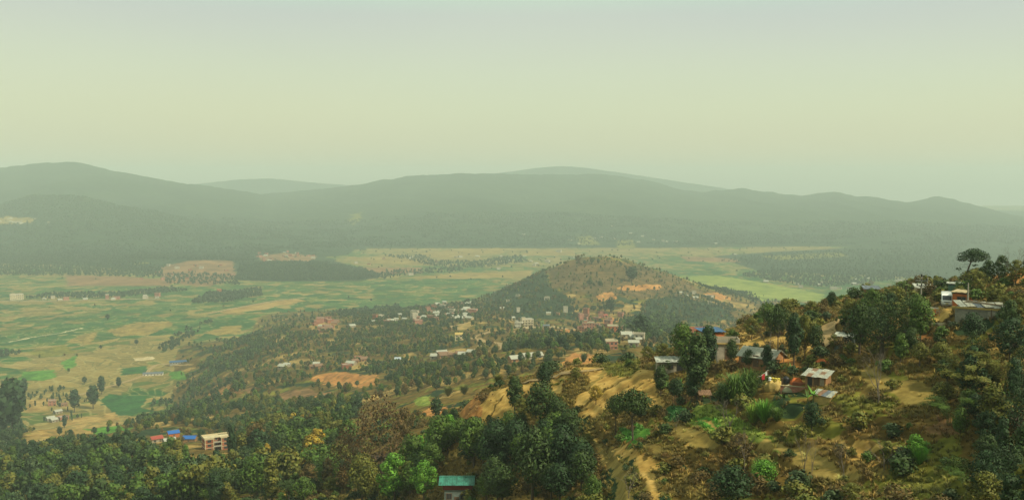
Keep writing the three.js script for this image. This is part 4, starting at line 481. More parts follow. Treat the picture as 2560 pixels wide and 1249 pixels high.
house('salmon_terrace_house', 'wide salmon brick house with a flat roof in the hill settlement', null, 1472, 826, { w: 13, d: 9, h: 3.1, n: 3, wall: M.pinkbrick, roof: 'flat', trim: M.buff, turn: .1, win: 4, hut: true });
house('red_roofed_cottage', 'small building with a pink-red roof on the hill slope', null, 1512, 792, { w: 7, d: 6, h: 2.6, wall: M.pinkbrick, top: M.redtin, turn: .7, category: 'cottage' });
{ const kinds = [['pale house with a tin roof', M.buff, M.paletin, ''], ['off-white house with a flat roof', mat(.58, .54, .43), null, 'flat'], ['brick house with a flat roof', M.brick, null, 'flat'], ['pink house with a flat roof', M.pinkbrick, null, 'flat'], ['mud house with a rusty roof', M.mud, M.rusttin, ''], ['grey house with a pale roof', M.stone, M.paletin, '']], r = rng(2024), spots = [];
  const place = 'abcdefghijklmnopq', zone = (where, n, size, mixk, ...pts) => { const P = []; for (let i = 0; i < pts.length; i += 2) P.push([pts[i], pts[i + 1]]); let x0 = 1e9, x1 = -1e9, y0 = 1e9, y1 = -1e9; for (const p of P) { x0 = Math.min(x0, p[0]); x1 = Math.max(x1, p[0]); y0 = Math.min(y0, p[1]); y1 = Math.max(y1, p[1]); } let made = 0; for (let k = 0; k < n * 60 && made < n; k++) { const px = lerp(x0, x1, r()), py = lerp(y0, y1, r()); if (!inside(P, px, py)) continue; const g = ground(px, py); if (!g || !free(g.x, g.z)) continue; const kd = kinds[mixk[(r() * mixk.length) | 0]], w = size * (.75 + .6 * r()), fl = kd[3] === 'flat'; house('village_house', 'small ' + kd[0] + ' ' + where, 'houses ' + where, px, py, { w, d: w * (.7 + .2 * r()), h: 2.8, n: fl ? 1 + ((r() * 2.2) | 0) : 1, wall: kd[1], top: kd[2] ?? undefined, roof: fl ? 'flat' : 'gable', turn: (r() - .5) * 1.2, win: g.D < 1700 ? 2 : 0, room: .62 }); made++; } };
  zone('in the village at the foot of the hill', 52, 9, [0, 4, 3, 5, 2, 0, 3, 1], 1035, 775, 1100, 758, 1180, 752, 1195, 772, 1190, 805, 1100, 800, 1040, 812); zone('in the lower village between fields and wood', 20, 8, [2, 3, 4, 4, 0], 768, 806, 800, 799, 842, 802, 842, 824, 800, 832); zone('strung along the crest of the lower slope', 16, 8, [0, 2, 1, 5], 866, 822, 880, 810, 1000, 786, 1040, 790, 1040, 805, 960, 806); zone('on the terraced spur above the orange bank', 12, 8, [4, 2, 0, 5], 690, 925, 700, 915, 860, 912, 880, 900, 925, 892, 925, 912, 880, 918); zone('below the hairpin track', 9, 7, [5, 0, 4], 1065, 895, 1080, 882, 1180, 884, 1190, 892, 1100, 900);
  zone('in the hill settlement by the road', 24, 7, [2, 3, 4, 1, 3, 2], 1440, 786, 1470, 776, 1560, 790, 1580, 822, 1450, 832, 1440, 820); zone('scattered on the wooded flank of the hill', 9, 6.5, [1, 0, 5, 4], 1250, 770, 1280, 740, 1380, 740, 1440, 770, 1380, 795, 1260, 800); zone('at the junction below the hill settlement', 9, 7, [5, 1, 0], 1560, 845, 1590, 820, 1625, 830, 1620, 860, 1570, 870); zone('on the far shoulder of the hill', 7, 9, [1, 0, 2], 1670, 735, 1720, 725, 1800, 750, 1880, 768, 1800, 768);
  zone('in the brick hamlet on the foothill', 24, 10, [3, 2, 0, 1], 620, 636, 700, 628, 790, 638, 780, 654, 650, 654); zone('on the quarry shelf of the wooded ridge', 12, 11, [1, 0], -10, 556, 10, 545, 84, 547, 130, 556, 60, 562); zone('among the dry fields across the valley', 26, 11, [1, 0, 0, 3], 880, 660, 1000, 640, 1280, 640, 1430, 625, 1440, 645, 1330, 672, 1150, 690, 1000, 690, 900, 690); zone('along the valley road', 12, 10, [0, 1, 3], 60, 752, 120, 742, 420, 738, 420, 748, 200, 752); zone('on the red terraces of the foothill', 14, 10, [3, 2, 1], 180, 700, 300, 690, 400, 660, 580, 655, 585, 700, 520, 715, 400, 712); zone('in the wooded low country beyond the green valley', 18, 12, [1, 0, 1], 1880, 700, 1950, 680, 2150, 690, 2330, 700, 2200, 730, 2050, 735); zone('dotted over the lower face of the far ridge', 16, 12, [1, 0], 1180, 600, 1500, 560, 1800, 600, 1900, 640, 1500, 630, 1200, 622); zone('in the copse at the edge of the fields', 6, 8, [4, 5, 3], 120, 1000, 180, 985, 190, 1010, 150, 1060, 80, 1060);
}
say('buildings');
// ---------------------------------------------------------------- dirt roads: ribbons laid on the ground
function road(label, width, m, ...pts) { const w = []; for (let i = 0; i < pts.length; i += 2) { const g = ground(pts[i], pts[i + 1]); if (g) w.push(new THREE.Vector3(g.x, 0, g.z)); } if (w.length < 2) return; if (w[0].z < -560) width *= 1.4; const c = new THREE.CatmullRomCurve3(w, false, 'centripetal'), n = Math.min(160, Math.max(20, Math.round(c.getLength() / 2.5))), P = [], I = [], U = [], A = 4; for (let i = 0; i <= n; i++) { const p = c.getPointAt(i / n), t = c.getTangentAt(i / n), k = width * (.85 + .3 * vnoise(i * .4, width * 7)); keepOut(p.x, p.z, width * .75); for (let a = 0; a <= A; a++) { const o = (a / A - .5) * k, x = p.x - t.z * o, z = p.z + t.x * o; let y = 0; for (const e of [0, .6, -.6]) y = Math.max(y, H(x + e, z), H(x, z + e)); P.push(x, y + .1 + (-z) * 2e-4, z); U.push(a / A, i / n * c.getLength() / width); } } for (let i = 0; i < n; i++) for (let a = 0; a < A; a++) { const q = i * (A + 1) + a; I.push(q, q + 1, q + A + 1, q + 1, q + A + 2, q + A + 1); } const g = new THREE.BufferGeometry(); g.setAttribute('position', new THREE.Float32BufferAttribute(P, 3)); g.setAttribute('uv', new THREE.Float32BufferAttribute(U, 2)); g.setIndex(I); g.computeVertexNormals(); const o = new THREE.Mesh(g, m); o.name = numbered('dirt_road'); o.userData = { kind: 'structure', label, category: 'road' }; scene.add(o); }
const RD = mat(.46, .32, .135), RD2 = mat(.50, .40, .22); RD.side = RD2.side = THREE.DoubleSide;
road('hairpin dirt road looping below the white hill houses', 6, RD, 1292, 828, 1240, 830, 1205, 836, 1185, 844, 1200, 850, 1207, 857, 1200, 866, 1180, 876); road('dirt loop road round the ploughed spur', 5, RD, 1205, 855, 1236, 857, 1252, 864, 1246, 874, 1215, 880, 1160, 884, 1092, 880); road('short dirt road to a bare bank', 6, RD, 1182, 804, 1160, 810, 1140, 814, 1130, 819, 1142, 825); road('dirt road in front of the white hill houses', 7, RD2, 1290, 822, 1340, 818, 1400, 820, 1460, 824); road('dirt track bending up to the crest', 3.4, RD, 2106, 800, 2090, 806, 2076, 816, 2066, 830, 2072, 844, 2092, 858); road('pale valley road beside the fields', 9, RD2, -40, 752, 80, 752, 180, 751, 280, 748, 400, 747); road('sandy road crossing the green fields', 9, RD, 520, 784, 600, 768, 690, 752, 760, 745); road('farm track between the sheds and the fields', 5, RD, 470, 912, 400, 910, 375, 922, 360, 938, 300, 958, 240, 975, 180, 992); road('footpath along the knoll crest', 1.8, RD, 1310, 958, 1380, 944, 1450, 930, 1510, 922);
say('roads');
// ---------------------------------------------------------------- plants
const TREES = [];                                                     // {x, z, y, h, w, shape, tint, where}
function tree(px, py, hpx, wpx, shapeName, tint, where) { const g = ground(px, py); if (!g) return; const m = g.D / FPX; TREES.push({ x: g.x, z: g.z, y: g.y, h: hpx * m, w: wpx * m, shape: shapeName, tint, where, own: true }); keepOut(g.x, g.z, Math.min(2.2, wpx * m * .22)); }
const T1 = 'in the dense grove round the green-roofed house', T2 = 'on the bare knoll', T3 = 'beside the near hamlet', T4 = 'on the crest behind the van', T5 = 'on the dark scrub slope below the van terrace';
for (const a of [
  [1330, 1256, 200, 160, 'round_c', 'dark', T1], [1240, 1190, 140, 120, 'round_a', 'deep', T1], [1405, 1210, 160, 125, 'round_b', 'deep', T1], [1290, 1165, 120, 110, 'round_a', 'deep', T1], [1185, 1165, 130, 120, 'round_c', 'mid', T1], [1100, 1150, 120, 110, 'round_b', 'mid', T1], [1425, 1110, 90, 95, 'round_a', 'dark', T1], [1255, 1262, 110, 110, 'round_b', 'dark', T1], [1400, 1262, 110, 110, 'round_a', 'deep', T1], [1480, 1262, 80, 80, 'round_c', 'mid', T1], [1215, 1255, 75, 80, 'round_a', 'mid', T1], [1360, 1150, 110, 110, 'round_c', 'deep', T1], [1060, 1262, 120, 100, 'loose_a', 'bright', T1], [985, 1262, 140, 125, 'loose_a', 'bright', T1], [1030, 1200, 120, 95, 'round_a', 'mid', T1], [1080, 1200, 100, 95, 'loose_a', 'mid', T1], [1150, 1110, 70, 80, 'round_b', 'mid', T1], [925, 1262, 110, 90, 'round_b', 'olive', T1], [1300, 1110, 80, 80, 'round_a', 'dark', T1], [1460, 1180, 60, 60, 'loose_a', 'olive', T1],
  [952, 1212, 235, 210, 'great_a', 'umber', 'rising over the grove beside the green-roofed house'], [868, 1225, 165, 125, 'great_a', 'umber', 'beside the great brown tree'], [905, 1250, 120, 110, 'round_a', 'olive', 'beside the great brown tree'], [1010, 1120, 110, 80, 'loose_a', 'brown', 'beside the great brown tree'],
  [1352, 1075, 125, 118, 'round_a', 'dark', T2], [1287, 1035, 98, 62, 'tall_a', 'dark', T2], [1363, 975, 76, 56, 'round_b', 'deep', T2], [1090, 1048, 60, 44, 'round_b', 'deep', T2], [1135, 1075, 58, 38, 'tall_a', 'deep', T2], [1112, 1066, 46, 32, 'round_a', 'deep', T2], [1190, 1088, 50, 32, 'tall_a', 'deep', T2], [1222, 1068, 34, 25, 'loose_a', 'dark', T2], [1440, 955, 40, 44, 'loose_a', 'olive', T2], [1305, 1050, 60, 60, 'loose_a', 'olive', T2], [1395, 1060, 70, 70, 'round_b', 'dark', T2], [1490, 1010, 50, 50, 'loose_a', 'gold', 'beside the spreading tree on the bare bank'],
  [1582, 1100, 138, 128, 'wide_a', 'dark', 'spreading over the bare bank'], [1540, 1096, 120, 70, 'wide_a', 'dark', 'spreading over the bare bank'],
  [1742, 1000, 175, 92, 'tall_a', 'dark', T3], [1705, 915, 110, 90, 'round_a', 'mid', T3], [1770, 930, 120, 70, 'tall_a', 'deep', T3], [1652, 990, 80, 50, 'tall_a', 'dark', T3], [1690, 1002, 62, 60, 'round_b', 'deep', T3], [1730, 1004, 60, 70, 'round_a', 'deep', T3], [1660, 905, 50, 60, 'loose_a', 'olive', T3], [1620, 905, 42, 50, 'loose_a', 'olive', T3], [1830, 912, 70, 50, 'round_b', 'dark', T3], [1945, 905, 150, 85, 'wide_a', 'dark', T3], [1985, 915, 135, 58, 'tall_a', 'deep', T3], [2012, 900, 120, 60, 'loose_a', 'olive', T3], [1890, 895, 40, 32, 'round_a', 'deep', T3], [1880, 850, 60, 60, 'loose_a', 'olive', T3], [1830, 860, 40, 40, 'round_b', 'mid', T3], [2040, 890, 80, 60, 'round_a', 'dark', T3], [1920, 812, 60, 70, 'round_b', 'mid', T3], [1965, 800, 55, 60, 'round_a', 'olive', T3], [1715, 870, 60, 60, 'loose_a', 'mid', T3], [2030, 800, 50, 55, 'loose_a', 'olive', T3],
  [1872, 922, 52, 44, 'round_b', 'dark', T3], [1918, 926, 66, 40, 'tall_a', 'deep', T3], [1712, 932, 48, 44, 'round_a', 'mid', T3], [1668, 934, 36, 34, 'loose_a', 'dark', T3], [2086, 880, 48, 44, 'loose_a', 'olive', T3],
  [2080, 768, 40, 34, 'round_a', 'deep', 'alone on the crest above the dirt track'], [2062, 778, 34, 24, 'loose_a', 'brown', 'beside the round crest tree'],
  [2150, 885, 135, 110, 'round_c', 'dark', 'in the dark stand below the crest'], [2205, 895, 165, 130, 'great_a', 'dark', 'in the dark stand below the crest'], [2262, 872, 140, 115, 'great_a', 'dark', 'in the dark stand below the crest'], [2302, 862, 120, 90, 'round_a', 'mid', 'in the dark stand below the crest'], [2180, 800, 82, 95, 'round_c', 'mid', 'in the dark stand below the crest'], [2240, 790, 78, 90, 'loose_a', 'olive', 'in the dark stand below the crest'], [2125, 815, 70, 60, 'round_a', 'olive', 'in the dark stand below the crest'], [2290, 800, 70, 70, 'loose_a', 'mid', 'in the dark stand below the crest'],
  [2408, 716, 98, 80, 'pine', 'deep', 'on the crest behind the van'], [2343, 730, 30, 40, 'round_a', 'dark', T4], [2470, 726, 80, 55, 'loose_a', 'dark', T4], [2503, 722, 88, 60, 'loose_a', 'dark', T4], [2540, 718, 72, 60, 'loose_a', 'olive', T4], [2450, 745, 70, 60, 'loose_a', 'olive', T4], [2575, 712, 70, 60, 'round_a', 'dark', T4], [2400, 742, 30, 44, 'round_b', 'olive', T4], [2350, 752, 36, 50, 'loose_a', 'mid', T4], [2500, 760, 40, 60, 'loose_a', 'olive', T4], [2178, 728, 30, 20, 'wide_a', 'brown', T4],
  [2432, 858, 82, 82, 'round_b', 'deep', T5], [2300, 915, 62, 74, 'round_c', 'olive', T5], [2522, 872, 130, 80, 'loose_a', 'dark', T5], [2550, 800, 60, 70, 'loose_a', 'olive', T5], [2545, 1110, 200, 120, 'great_a', 'deep', T5], [2480, 1080, 100, 120, 'round_a', 'deep', T5], [2370, 960, 70, 90, 'round_c', 'dark', T5], [2440, 930, 70, 80, 'round_a', 'deep', T5], [2360, 1010, 60, 90, 'round_b', 'olive', T5], [2245, 870, 50, 60, 'round_a', 'olive', T5], [2345, 905, 40, 60, 'loose_a', 'olive', T5], [2560, 980, 120, 90, 'great_a', 'deep', T5], [2470, 1160, 80, 100, 'round_c', 'dark', T5],
  [1832, 1275, 120, 165, 'round_c', 'deep', 'at the foot of the straw coloured terrace'], [1850, 1165, 88, 95, 'loose_a', 'brown', 'at the foot of the straw coloured terrace'], [2030, 1085, 84, 74, 'round_a', 'deep', 'below the lean-to'], [1910, 1215, 70, 90, 'round_b', 'bright', 'at the foot of the straw coloured terrace'], [2290, 1150, 70, 70, 'loose_a', 'bright', T5], [1470, 1130, 50, 50, 'loose_a', 'olive', T2], [2130, 1262, 60, 90, 'loose_a', 'olive', T5],
  [30, 1090, 150, 90, 'tall_a', 'deep', 'at the edge of the dry fields'], [-10, 1100, 130, 110, 'round_a', 'deep', 'at the edge of the dry fields'], [50, 1030, 80, 40, 'tall_b', 'deep', 'at the edge of the dry fields'], [232, 1022, 62, 42, 'tall_a', 'deep', 'in the copse by the deep green plot'], [253, 985, 46, 26, 'tall_b', 'deep', 'in the copse by the deep green plot'], [296, 968, 26, 20, 'tall_b', 'deep', 'in the copse by the deep green plot'], [185, 1030, 60, 40, 'tall_a', 'deep', 'in the copse by the deep green plot'], [160, 1070, 34, 16, 'tall_b', 'deep', 'in the copse by the deep green plot'], [60, 985, 40, 24, 'tall_b', 'deep', 'at the edge of the dry fields'], [210, 960, 20, 18, 'round_a', 'deep', 'in the copse by the deep green plot'], [340, 862, 14, 16, 'round_a', 'deep', 'alone on the field edge'], [268, 800, 16, 16, 'tall_a', 'deep', 'alone in the green fields'],
  [640, 1150, 105, 60, 'wide_a', 'brown', 'with a bare lower trunk in the wood below the villa'], [580, 1175, 120, 34, 'tall_b', 'deep', 'in the wood below the villa'], [800, 1095, 70, 50, 'round_a', 'olive', 'in the wood below the villa'], [730, 1110, 60, 50, 'round_b', 'dark', 'in the wood below the villa'], [850, 1050, 60, 34, 'tall_a', 'deep', 'in the wood below the villa'], [895, 1030, 40, 30, 'tall_a', 'deep', 'in the wood below the villa'],
  [1446, 664, 28, 22, 'loose_a', 'brown', 'on the very top of the round hill'], [1480, 660, 16, 16, 'round_a', 'dark', 'on the very top of the round hill'], [1496, 660, 15, 12, 'tall_a', 'dark', 'on the very top of the round hill'], [1462, 662, 12, 14, 'round_a', 'dark', 'on the very top of the round hill'],
  [1528, 782, 40, 38, 'round_a', 'deep', 'beside the red-roofed building'], [1605, 838, 55, 70, 'round_c', 'deep', 'at the junction below the hill settlement'], [1580, 705, 40, 44, 'tall_a', 'deep', 'on the brown face of the round hill'], [1475, 715, 18, 24, 'round_a', 'dark', 'on the brown face of the round hill'], [1500, 718, 18, 20, 'round_a', 'dark', 'on the brown face of the round hill'],
]) tree(...a);
// woods: outlines laid on the ground, then scattered evenly
const R5 = rng(555), SH7 = ['round_a', 'loose_a', 'tall_a', 'wide_a', 'round_c', 'tall_b', 'loose_a', 'round_b'], SH3 = ['round_a', 'round_b', 'round_c', 'tall_a', 'loose_a'];
function wood(where, spacing, hMin, hMax, tints, shapes, keep, ...pts) {
  const P = []; for (let i = 0; i < pts.length; i += 2) { const g = ground(pts[i], pts[i + 1]); if (g) P.push([g.x, g.z]); } if (P.length < 3) return; let x0 = 1e9, x1 = -1e9, z0 = 1e9, z1 = -1e9; for (const p of P) { x0 = Math.min(x0, p[0]); x1 = Math.max(x1, p[0]); z0 = Math.min(z0, p[1]); z1 = Math.max(z1, p[1]); }
  for (let z = z0; z < z1; z += spacing) for (let x = x0; x < x1; x += spacing) { const qx = x + (R5() - .5) * spacing, qz = z + (R5() - .5) * spacing, a = R5(), b = R5(), c = R5(), e = R5(), den = spacing < 9.5 && z1 < -380 ? clamp((fbm(qx / 38 + 2, qz / 38 + 6, 3) - (z1 < -620 ? .38 : .30)) * 5, .05, 1.1) : 1; if (a > keep * den || !inside(P, qx, qz) || !free(qx, qz)) continue; const h = lerp(hMin, hMax, b * Math.sqrt(b)), s = shapes[(c * shapes.length) | 0]; TREES.push({ x: qx, z: qz, y: H(qx, qz), h, w: h * SHAPE[s].w / 10 * (.85 + .4 * e), shape: s, tint: tints[(e * 7.13 * tints.length | 0) % tints.length], where }); }
}
const MIX2 = ['dark', 'mid', 'olive', 'sage', 'brown', 'deep', 'sage', 'dark'], MIX = ['dark', 'deep', 'mid', 'olive', 'olive', 'sage', 'dark'], WARM = ['olive', 'brown', 'dark', 'mid', 'dark', 'olive', 'deep', 'deep', 'olive', 'mid', 'mid', 'gold', 'dark'];
wood('in the wood below the villa', 9, 6, 18, ['dark', 'mid', 'olive', 'deep', 'sage', 'deep', 'dark', 'mid', 'olive'], SH7, .95, -40, 1175, 60, 1160, 130, 1125, 250, 1130, 330, 1125, 380, 1152, 470, 1152, 512, 1188, 590, 1165, 620, 1270, -40, 1270); wood('in the wood below the villa', 8.5, 6, 16, WARM, SH7, .9, 590, 1120, 640, 1080, 720, 1075, 860, 1045, 880, 1130, 860, 1268, 600, 1268);
wood(T1, 5.6, 6, 9.5, ['deep', 'dark', 'deep', 'mid'], ['round_a', 'round_b', 'round_c'], .85, 1150, 1120, 1260, 1090, 1420, 1085, 1450, 1150, 1470, 1262, 1240, 1262, 1200, 1200, 1150, 1180); wood(T1, 6, 6, 9, ['mid', 'dark', 'olive', 'bright'], SH3, .7, 1030, 1150, 1060, 1110, 1140, 1110, 1090, 1180, 1080, 1262, 960, 1262); wood(T5, 4.6, 3.5, 7.5, ['deep', 'dark', 'deep', 'mid', 'olive'], ['loose_a', 'tall_b', 'tall_a', 'great_a', 'loose_a'], .8, 2395, 930, 2450, 880, 2620, 850, 2640, 1265, 2430, 1265, 2410, 1100); wood(T5, 5, 3, 5.5, ['olive', 'dark', 'olive', 'mid'], SH3, .35, 2200, 1060, 2400, 1060, 2430, 1265, 2180, 1265); wood(T5, 4.6, 3, 6, ['dark', 'mid', 'olive', 'deep'], SH3, .6, 2230, 900, 2300, 870, 2400, 860, 2400, 940, 2330, 945, 2260, 935); wood('in the dark stand below the crest', 5, 3.5, 6, ['dark', 'mid', 'deep', 'olive'], SH3, .7, 2100, 875, 2110, 810, 2180, 785, 2300, 785, 2320, 850, 2220, 885); wood('round the villa sheds', 7, 5, 10, MIX, SH3, .85, 330, 1078, 400, 1052, 500, 1055, 620, 1045, 640, 1080, 590, 1078, 500, 1072, 400, 1068); wood('at the edge of the dry fields', 7, 8, 14, ['deep', 'dark', 'sage'], ['tall_a', 'round_a', 'tall_b'], .8, -60, 960, 30, 965, 60, 1080, 60, 1150, -60, 1160); wood('in the copse by the deep green plot', 9, 6, 11, ['deep', 'dark', 'sage'], ['tall_a', 'tall_b', 'round_b'], .5, 70, 990, 140, 965, 200, 985, 240, 1000, 200, 1050, 120, 1060, 70, 1040);
wood('along the foot of the slope beside the fields', 8, 7, 12, ['deep', 'dark', 'sage', 'mid'], SH3, .9, 340, 1060, 380, 1005, 470, 985, 500, 920, 540, 880, 600, 850, 650, 830, 660, 870, 600, 940, 620, 1000, 560, 1040, 460, 1050); wood('along the foot of the slope beside the fields', 8, 7, 12, MIX, SH3, .8, 600, 1005, 700, 1005, 880, 1010, 900, 1045, 760, 1060, 640, 1060); wood('on the middle slope', 8, 5, 9.5, MIX2, SH3, .85, 620, 850, 700, 820, 760, 830, 860, 826, 1000, 810, 1120, 830, 1140, 870, 1060, 880, 980, 890, 880, 885, 760, 880, 640, 900); wood('on the middle slope', 8, 4, 8, WARM, SH3, .35, 620, 905, 760, 885, 1000, 895, 1000, 925, 760, 930, 640, 960); wood('on the middle slope', 8, 5, 9, MIX2, SH3, .75, 640, 945, 780, 930, 780, 960, 700, 970, 640, 985); wood('on the middle slope', 8, 5, 9, MIX2, SH3, .7, 960, 900, 1060, 905, 1130, 940, 1180, 920, 1230, 900, 1260, 890, 1300, 900, 1380, 900, 1420, 880, 1380, 925, 1250, 950, 1140, 965, 1040, 975, 960, 960, 940, 930);
wood('on the spur below the hill houses', 8, 7, 12, ['deep', 'dark', 'mid', 'sage', 'olive'], SH3, .85, 1262, 850, 1290, 838, 1450, 845, 1510, 850, 1520, 880, 1420, 880, 1330, 880, 1260, 880); wood('at the junction below the hill settlement', 9, 7, 13, ['deep', 'dark', 'mid'], SH3, .75, 1560, 800, 1620, 790, 1700, 800, 1700, 830, 1640, 860, 1570, 850); wood('on the wooded flank of the hill', 9, 5, 9, ['deep', 'olive', 'sage', 'dark', 'brown'], SH3, .62, 1190, 775, 1230, 735, 1280, 706, 1340, 685, 1370, 700, 1420, 735, 1440, 770, 1400, 800, 1300, 800, 1200, 805); wood('on the wooded flank of the hill', 9, 6, 10, ['deep', 'dark', 'sage'], SH3, .75, 1390, 780, 1420, 750, 1520, 755, 1540, 780, 1500, 775, 1440, 800); wood('on the wooded flank of the hill', 9, 6, 10, ['deep', 'dark', 'sage', 'olive'], SH3, .72, 1600, 800, 1605, 755, 1640, 738, 1740, 735, 1830, 765, 1850, 790, 1740, 800, 1660, 805); wood('on the wooded flank of the hill', 9, 6, 10, ['deep', 'dark'], SH3, .85, 1740, 715, 1780, 712, 1900, 742, 1900, 756, 1800, 738); wood('on the brown face of the round hill', 14, 3, 6.5, ['olive', 'sage', 'brown', 'dark'], SH3, .45, 1360, 690, 1440, 660, 1520, 652, 1620, 672, 1740, 715, 1720, 735, 1600, 750, 1450, 745); wood('round the village at the foot of the hill', 10, 6, 10, ['deep', 'sage', 'dark'], SH3, .5, 880, 790, 1040, 765, 1190, 752, 1210, 800, 1140, 815, 1000, 820, 880, 815);
wood('in clumps among the valley fields', 9, 8, 13, ['deep', 'sage'], SH3, .75, 390, 880, 420, 850, 500, 805, 530, 808, 470, 850, 430, 880); wood('in clumps among the valley fields', 11, 9, 14, ['deep', 'sage'], SH3, .8, 470, 760, 520, 735, 650, 722, 655, 740, 560, 758); wood('in clumps among the valley fields', 11, 8, 13, ['deep', 'sage'], SH3, .7, 60, 748, 110, 736, 300, 733, 420, 720, 470, 728, 300, 745); wood('in clumps among the valley fields', 12, 8, 13, ['deep', 'sage'], SH3, .5, 820, 790, 900, 775, 1000, 765, 1000, 775, 860, 792); wood('in clumps among the valley fields', 10, 8, 14, ['deep', 'sage'], SH3, .7, -40, 890, 0, 880, 50, 884, 40, 892, -40, 898);
wood('on the wooded foothills', 12, 9, 14, ['deep', 'sage', 'dark'], SH3, .95, 585, 700, 600, 665, 700, 658, 800, 660, 900, 672, 960, 690, 900, 700, 740, 702); wood('on the wooded foothills', 15, 9, 14, ['deep', 'sage', 'dark'], SH3, .8, -60, 690, -60, 655, 200, 650, 330, 655, 410, 670, 400, 695, 200, 690); wood('on the wooded foothills', 14, 9, 14, ['deep', 'sage'], SH3, .45, 400, 690, 480, 680, 585, 690, 600, 714, 420, 712); wood('on the wooded foothills', 15, 9, 14, ['deep', 'sage'], SH3, .85, -60, 660, -60, 640, 200, 625, 400, 632, 560, 632, 620, 640, 640, 655, 500, 652, 300, 652); wood('across the valley', 15, 9, 14, ['deep', 'sage'], SH3, .6, 900, 690, 1000, 678, 1150, 668, 1160, 680, 1010, 690, 960, 700); wood('across the valley', 16, 9, 14, ['deep', 'sage'], SH3, .6, 960, 640, 1060, 640, 1080, 652, 1180, 655, 1300, 640, 1320, 655, 1200, 672, 1090, 668); wood('across the valley', 16, 9, 14, ['deep', 'sage'], SH3, .8, 1850, 690, 1900, 678, 2050, 676, 2330, 680, 2330, 690, 2150, 712, 2060, 722, 1950, 708);
wood('across the valley', 26, 8, 13, ['deep', 'sage', 'dark'], SH3, .8, 1800, 652, 1950, 634, 2400, 612, 2430, 672, 1950, 676);
// single trees over fields, slopes and ridges
for (let k = 0; k < 20000; k++) { const D = 700 + 2300 * Math.pow(R5(), .8), x = (R5() * 2 - 1) * .56 * D, z = -D, a = R5(), b = R5(), c = R5(); const hb = baseHeight(x / D, D), cv = coverAt(x, z), slope = hb > 5; if (!free(x, z) || a > (slope ? (OPEN.has(cv) ? .04 : .42) : .004)) continue; const h = slope ? 4 + 6 * b : 6 + 6 * b, s = SH3[(c * 5) | 0]; TREES.push({ x, z, y: H(x, z), h, w: h * SHAPE[s].w / 10 * (.9 + .3 * c), shape: s, tint: ['olive', 'dark', 'sage', 'brown', 'deep', 'mid'][(c * 37 | 0) % 6], where: slope ? 'scattered over the slopes' : 'in the open valley fields' }); }
for (let k = 0; k < 46000; k++) { const D = 3400 + 3200 * Math.pow(R5(), .8), x = (R5() * 2 - 1) * .6 * D, z = -D, a = R5(), b = R5(), c = R5(); let on = 0; for (const q of RIDGES) on = Math.max(on, ridgeHeight(q, x, D)); if (on < 6) { if (a > .02) continue; } else if (a > .9 || (OPEN.has(coverAt(x, z)) && a > .08)) continue; else { const f = fbm(x / 210 + 1, z / 210 + 8, 4); if (f > .62) continue; } const s = SH3[(c * 5) | 0], h = 6 + 4 * b; TREES.push({ x, z, y: H(x, z), h, w: h * SHAPE[s].w / 10 * 1.7, shape: s, tint: ['deep', 'sage', 'dark'][(c * 31 | 0) % 3], where: 'far' }); }
for (const t of TREES) { t.D = -t.z; t.s = t.h * Math.sqrt(t.w / t.h) / t.D; const px = 1280 + t.x / t.D * FPX, py = 450 - (t.y + t.h * .7 - EYE) / t.D * FPX; t.seen = px > -30 && px < 2590 && py < 1262; }
TREES.sort((a, b) => (b.own ? 1 : 0) - (a.own ? 1 : 0) || (b.seen ? 1 : 0) - (a.seen ? 1 : 0) || b.s - a.s);
const KIND = { pine: ['pine_tree', 'pine tree'], tall_a: ['broadleaf_tree', 'tree'], tall_b: ['slender_tree', 'tree'] }, LOOK = { dark: 'dark green', deep: 'deep green', mid: 'mid green', olive: 'olive green', brown: 'brownish', umber: 'dark brown', bright: 'bright green', gold: 'golden yellow', sage: 'grey-green', lime: 'yellow-green', rust: 'rusty' }, FORM = { round_a: 'round', round_b: 'round', round_c: 'broad round', tall_a: 'upright', tall_b: 'slender', wide_a: 'flat-crowned', loose_a: 'loose-leaved', great_a: 'great many-crowned', pine: 'flat-topped' };
let nTrees = 0; const REST = [], MOST = 300;
for (const t of TREES) {
  const sh = SHAPE[t.shape]; t.turn = (t.x * 12.9898 + t.z * 78.233) % 6.2832;
  if (nTrees < MOST && t.seen && t.where !== 'far') { nTrees++; const [nm, cat] = KIND[t.shape] ?? ['broadleaf_tree', 'tree'], label = `${FORM[t.shape]} ${LOOK[t.tint]} ${cat} ${t.where}`, o = thing(nm, label, cat, t.x, t.y, t.z, t.shape === 'pine' ? 0 : t.turn, `${LOOK[t.tint]} ${FORM[t.shape]} trees ${t.where}`), k = t.w / sh.w; o.scale.set(k, t.h / 10, k); part('trunk', sh.trunk, BARK, o); part('crown', t.D < 330 ? sh.near : sh.mid, LM[t.tint], o); } else if (Math.abs(t.x / t.D) < .6) REST.push(t);
}
function massOf(name, label, list, geoOf, category = 'trees') {
  const by = new Map(); for (const t of list) { const g = geoOf(t); if (!by.has(g)) by.set(g, []); by.get(g).push(t); }
  const q = new THREE.Quaternion(), up = new THREE.Vector3(0, 1, 0), m4 = new THREE.Matrix4(), col = new THREE.Color(), r = rng(99);
  for (const [g, l] of by) { const im = new THREE.InstancedMesh(g, leafMat(1, 1, 1), l.length); im.name = numbered(name); im.userData = { kind: 'stuff', label, category }; l.forEach((t, i) => { q.setFromAxisAngle(up, t.turn); m4.compose(new THREE.Vector3(t.x, t.y - .1, t.z), q, new THREE.Vector3(t.kx, t.ky, t.kx)); im.setMatrixAt(i, m4); const c = TINT[t.tint], v = .8 + .4 * r(); im.setColorAt(i, col.setRGB(c[0] * v * (.9 + .2 * r()), c[1] * v, c[2] * v)); }); scene.add(im); }
}
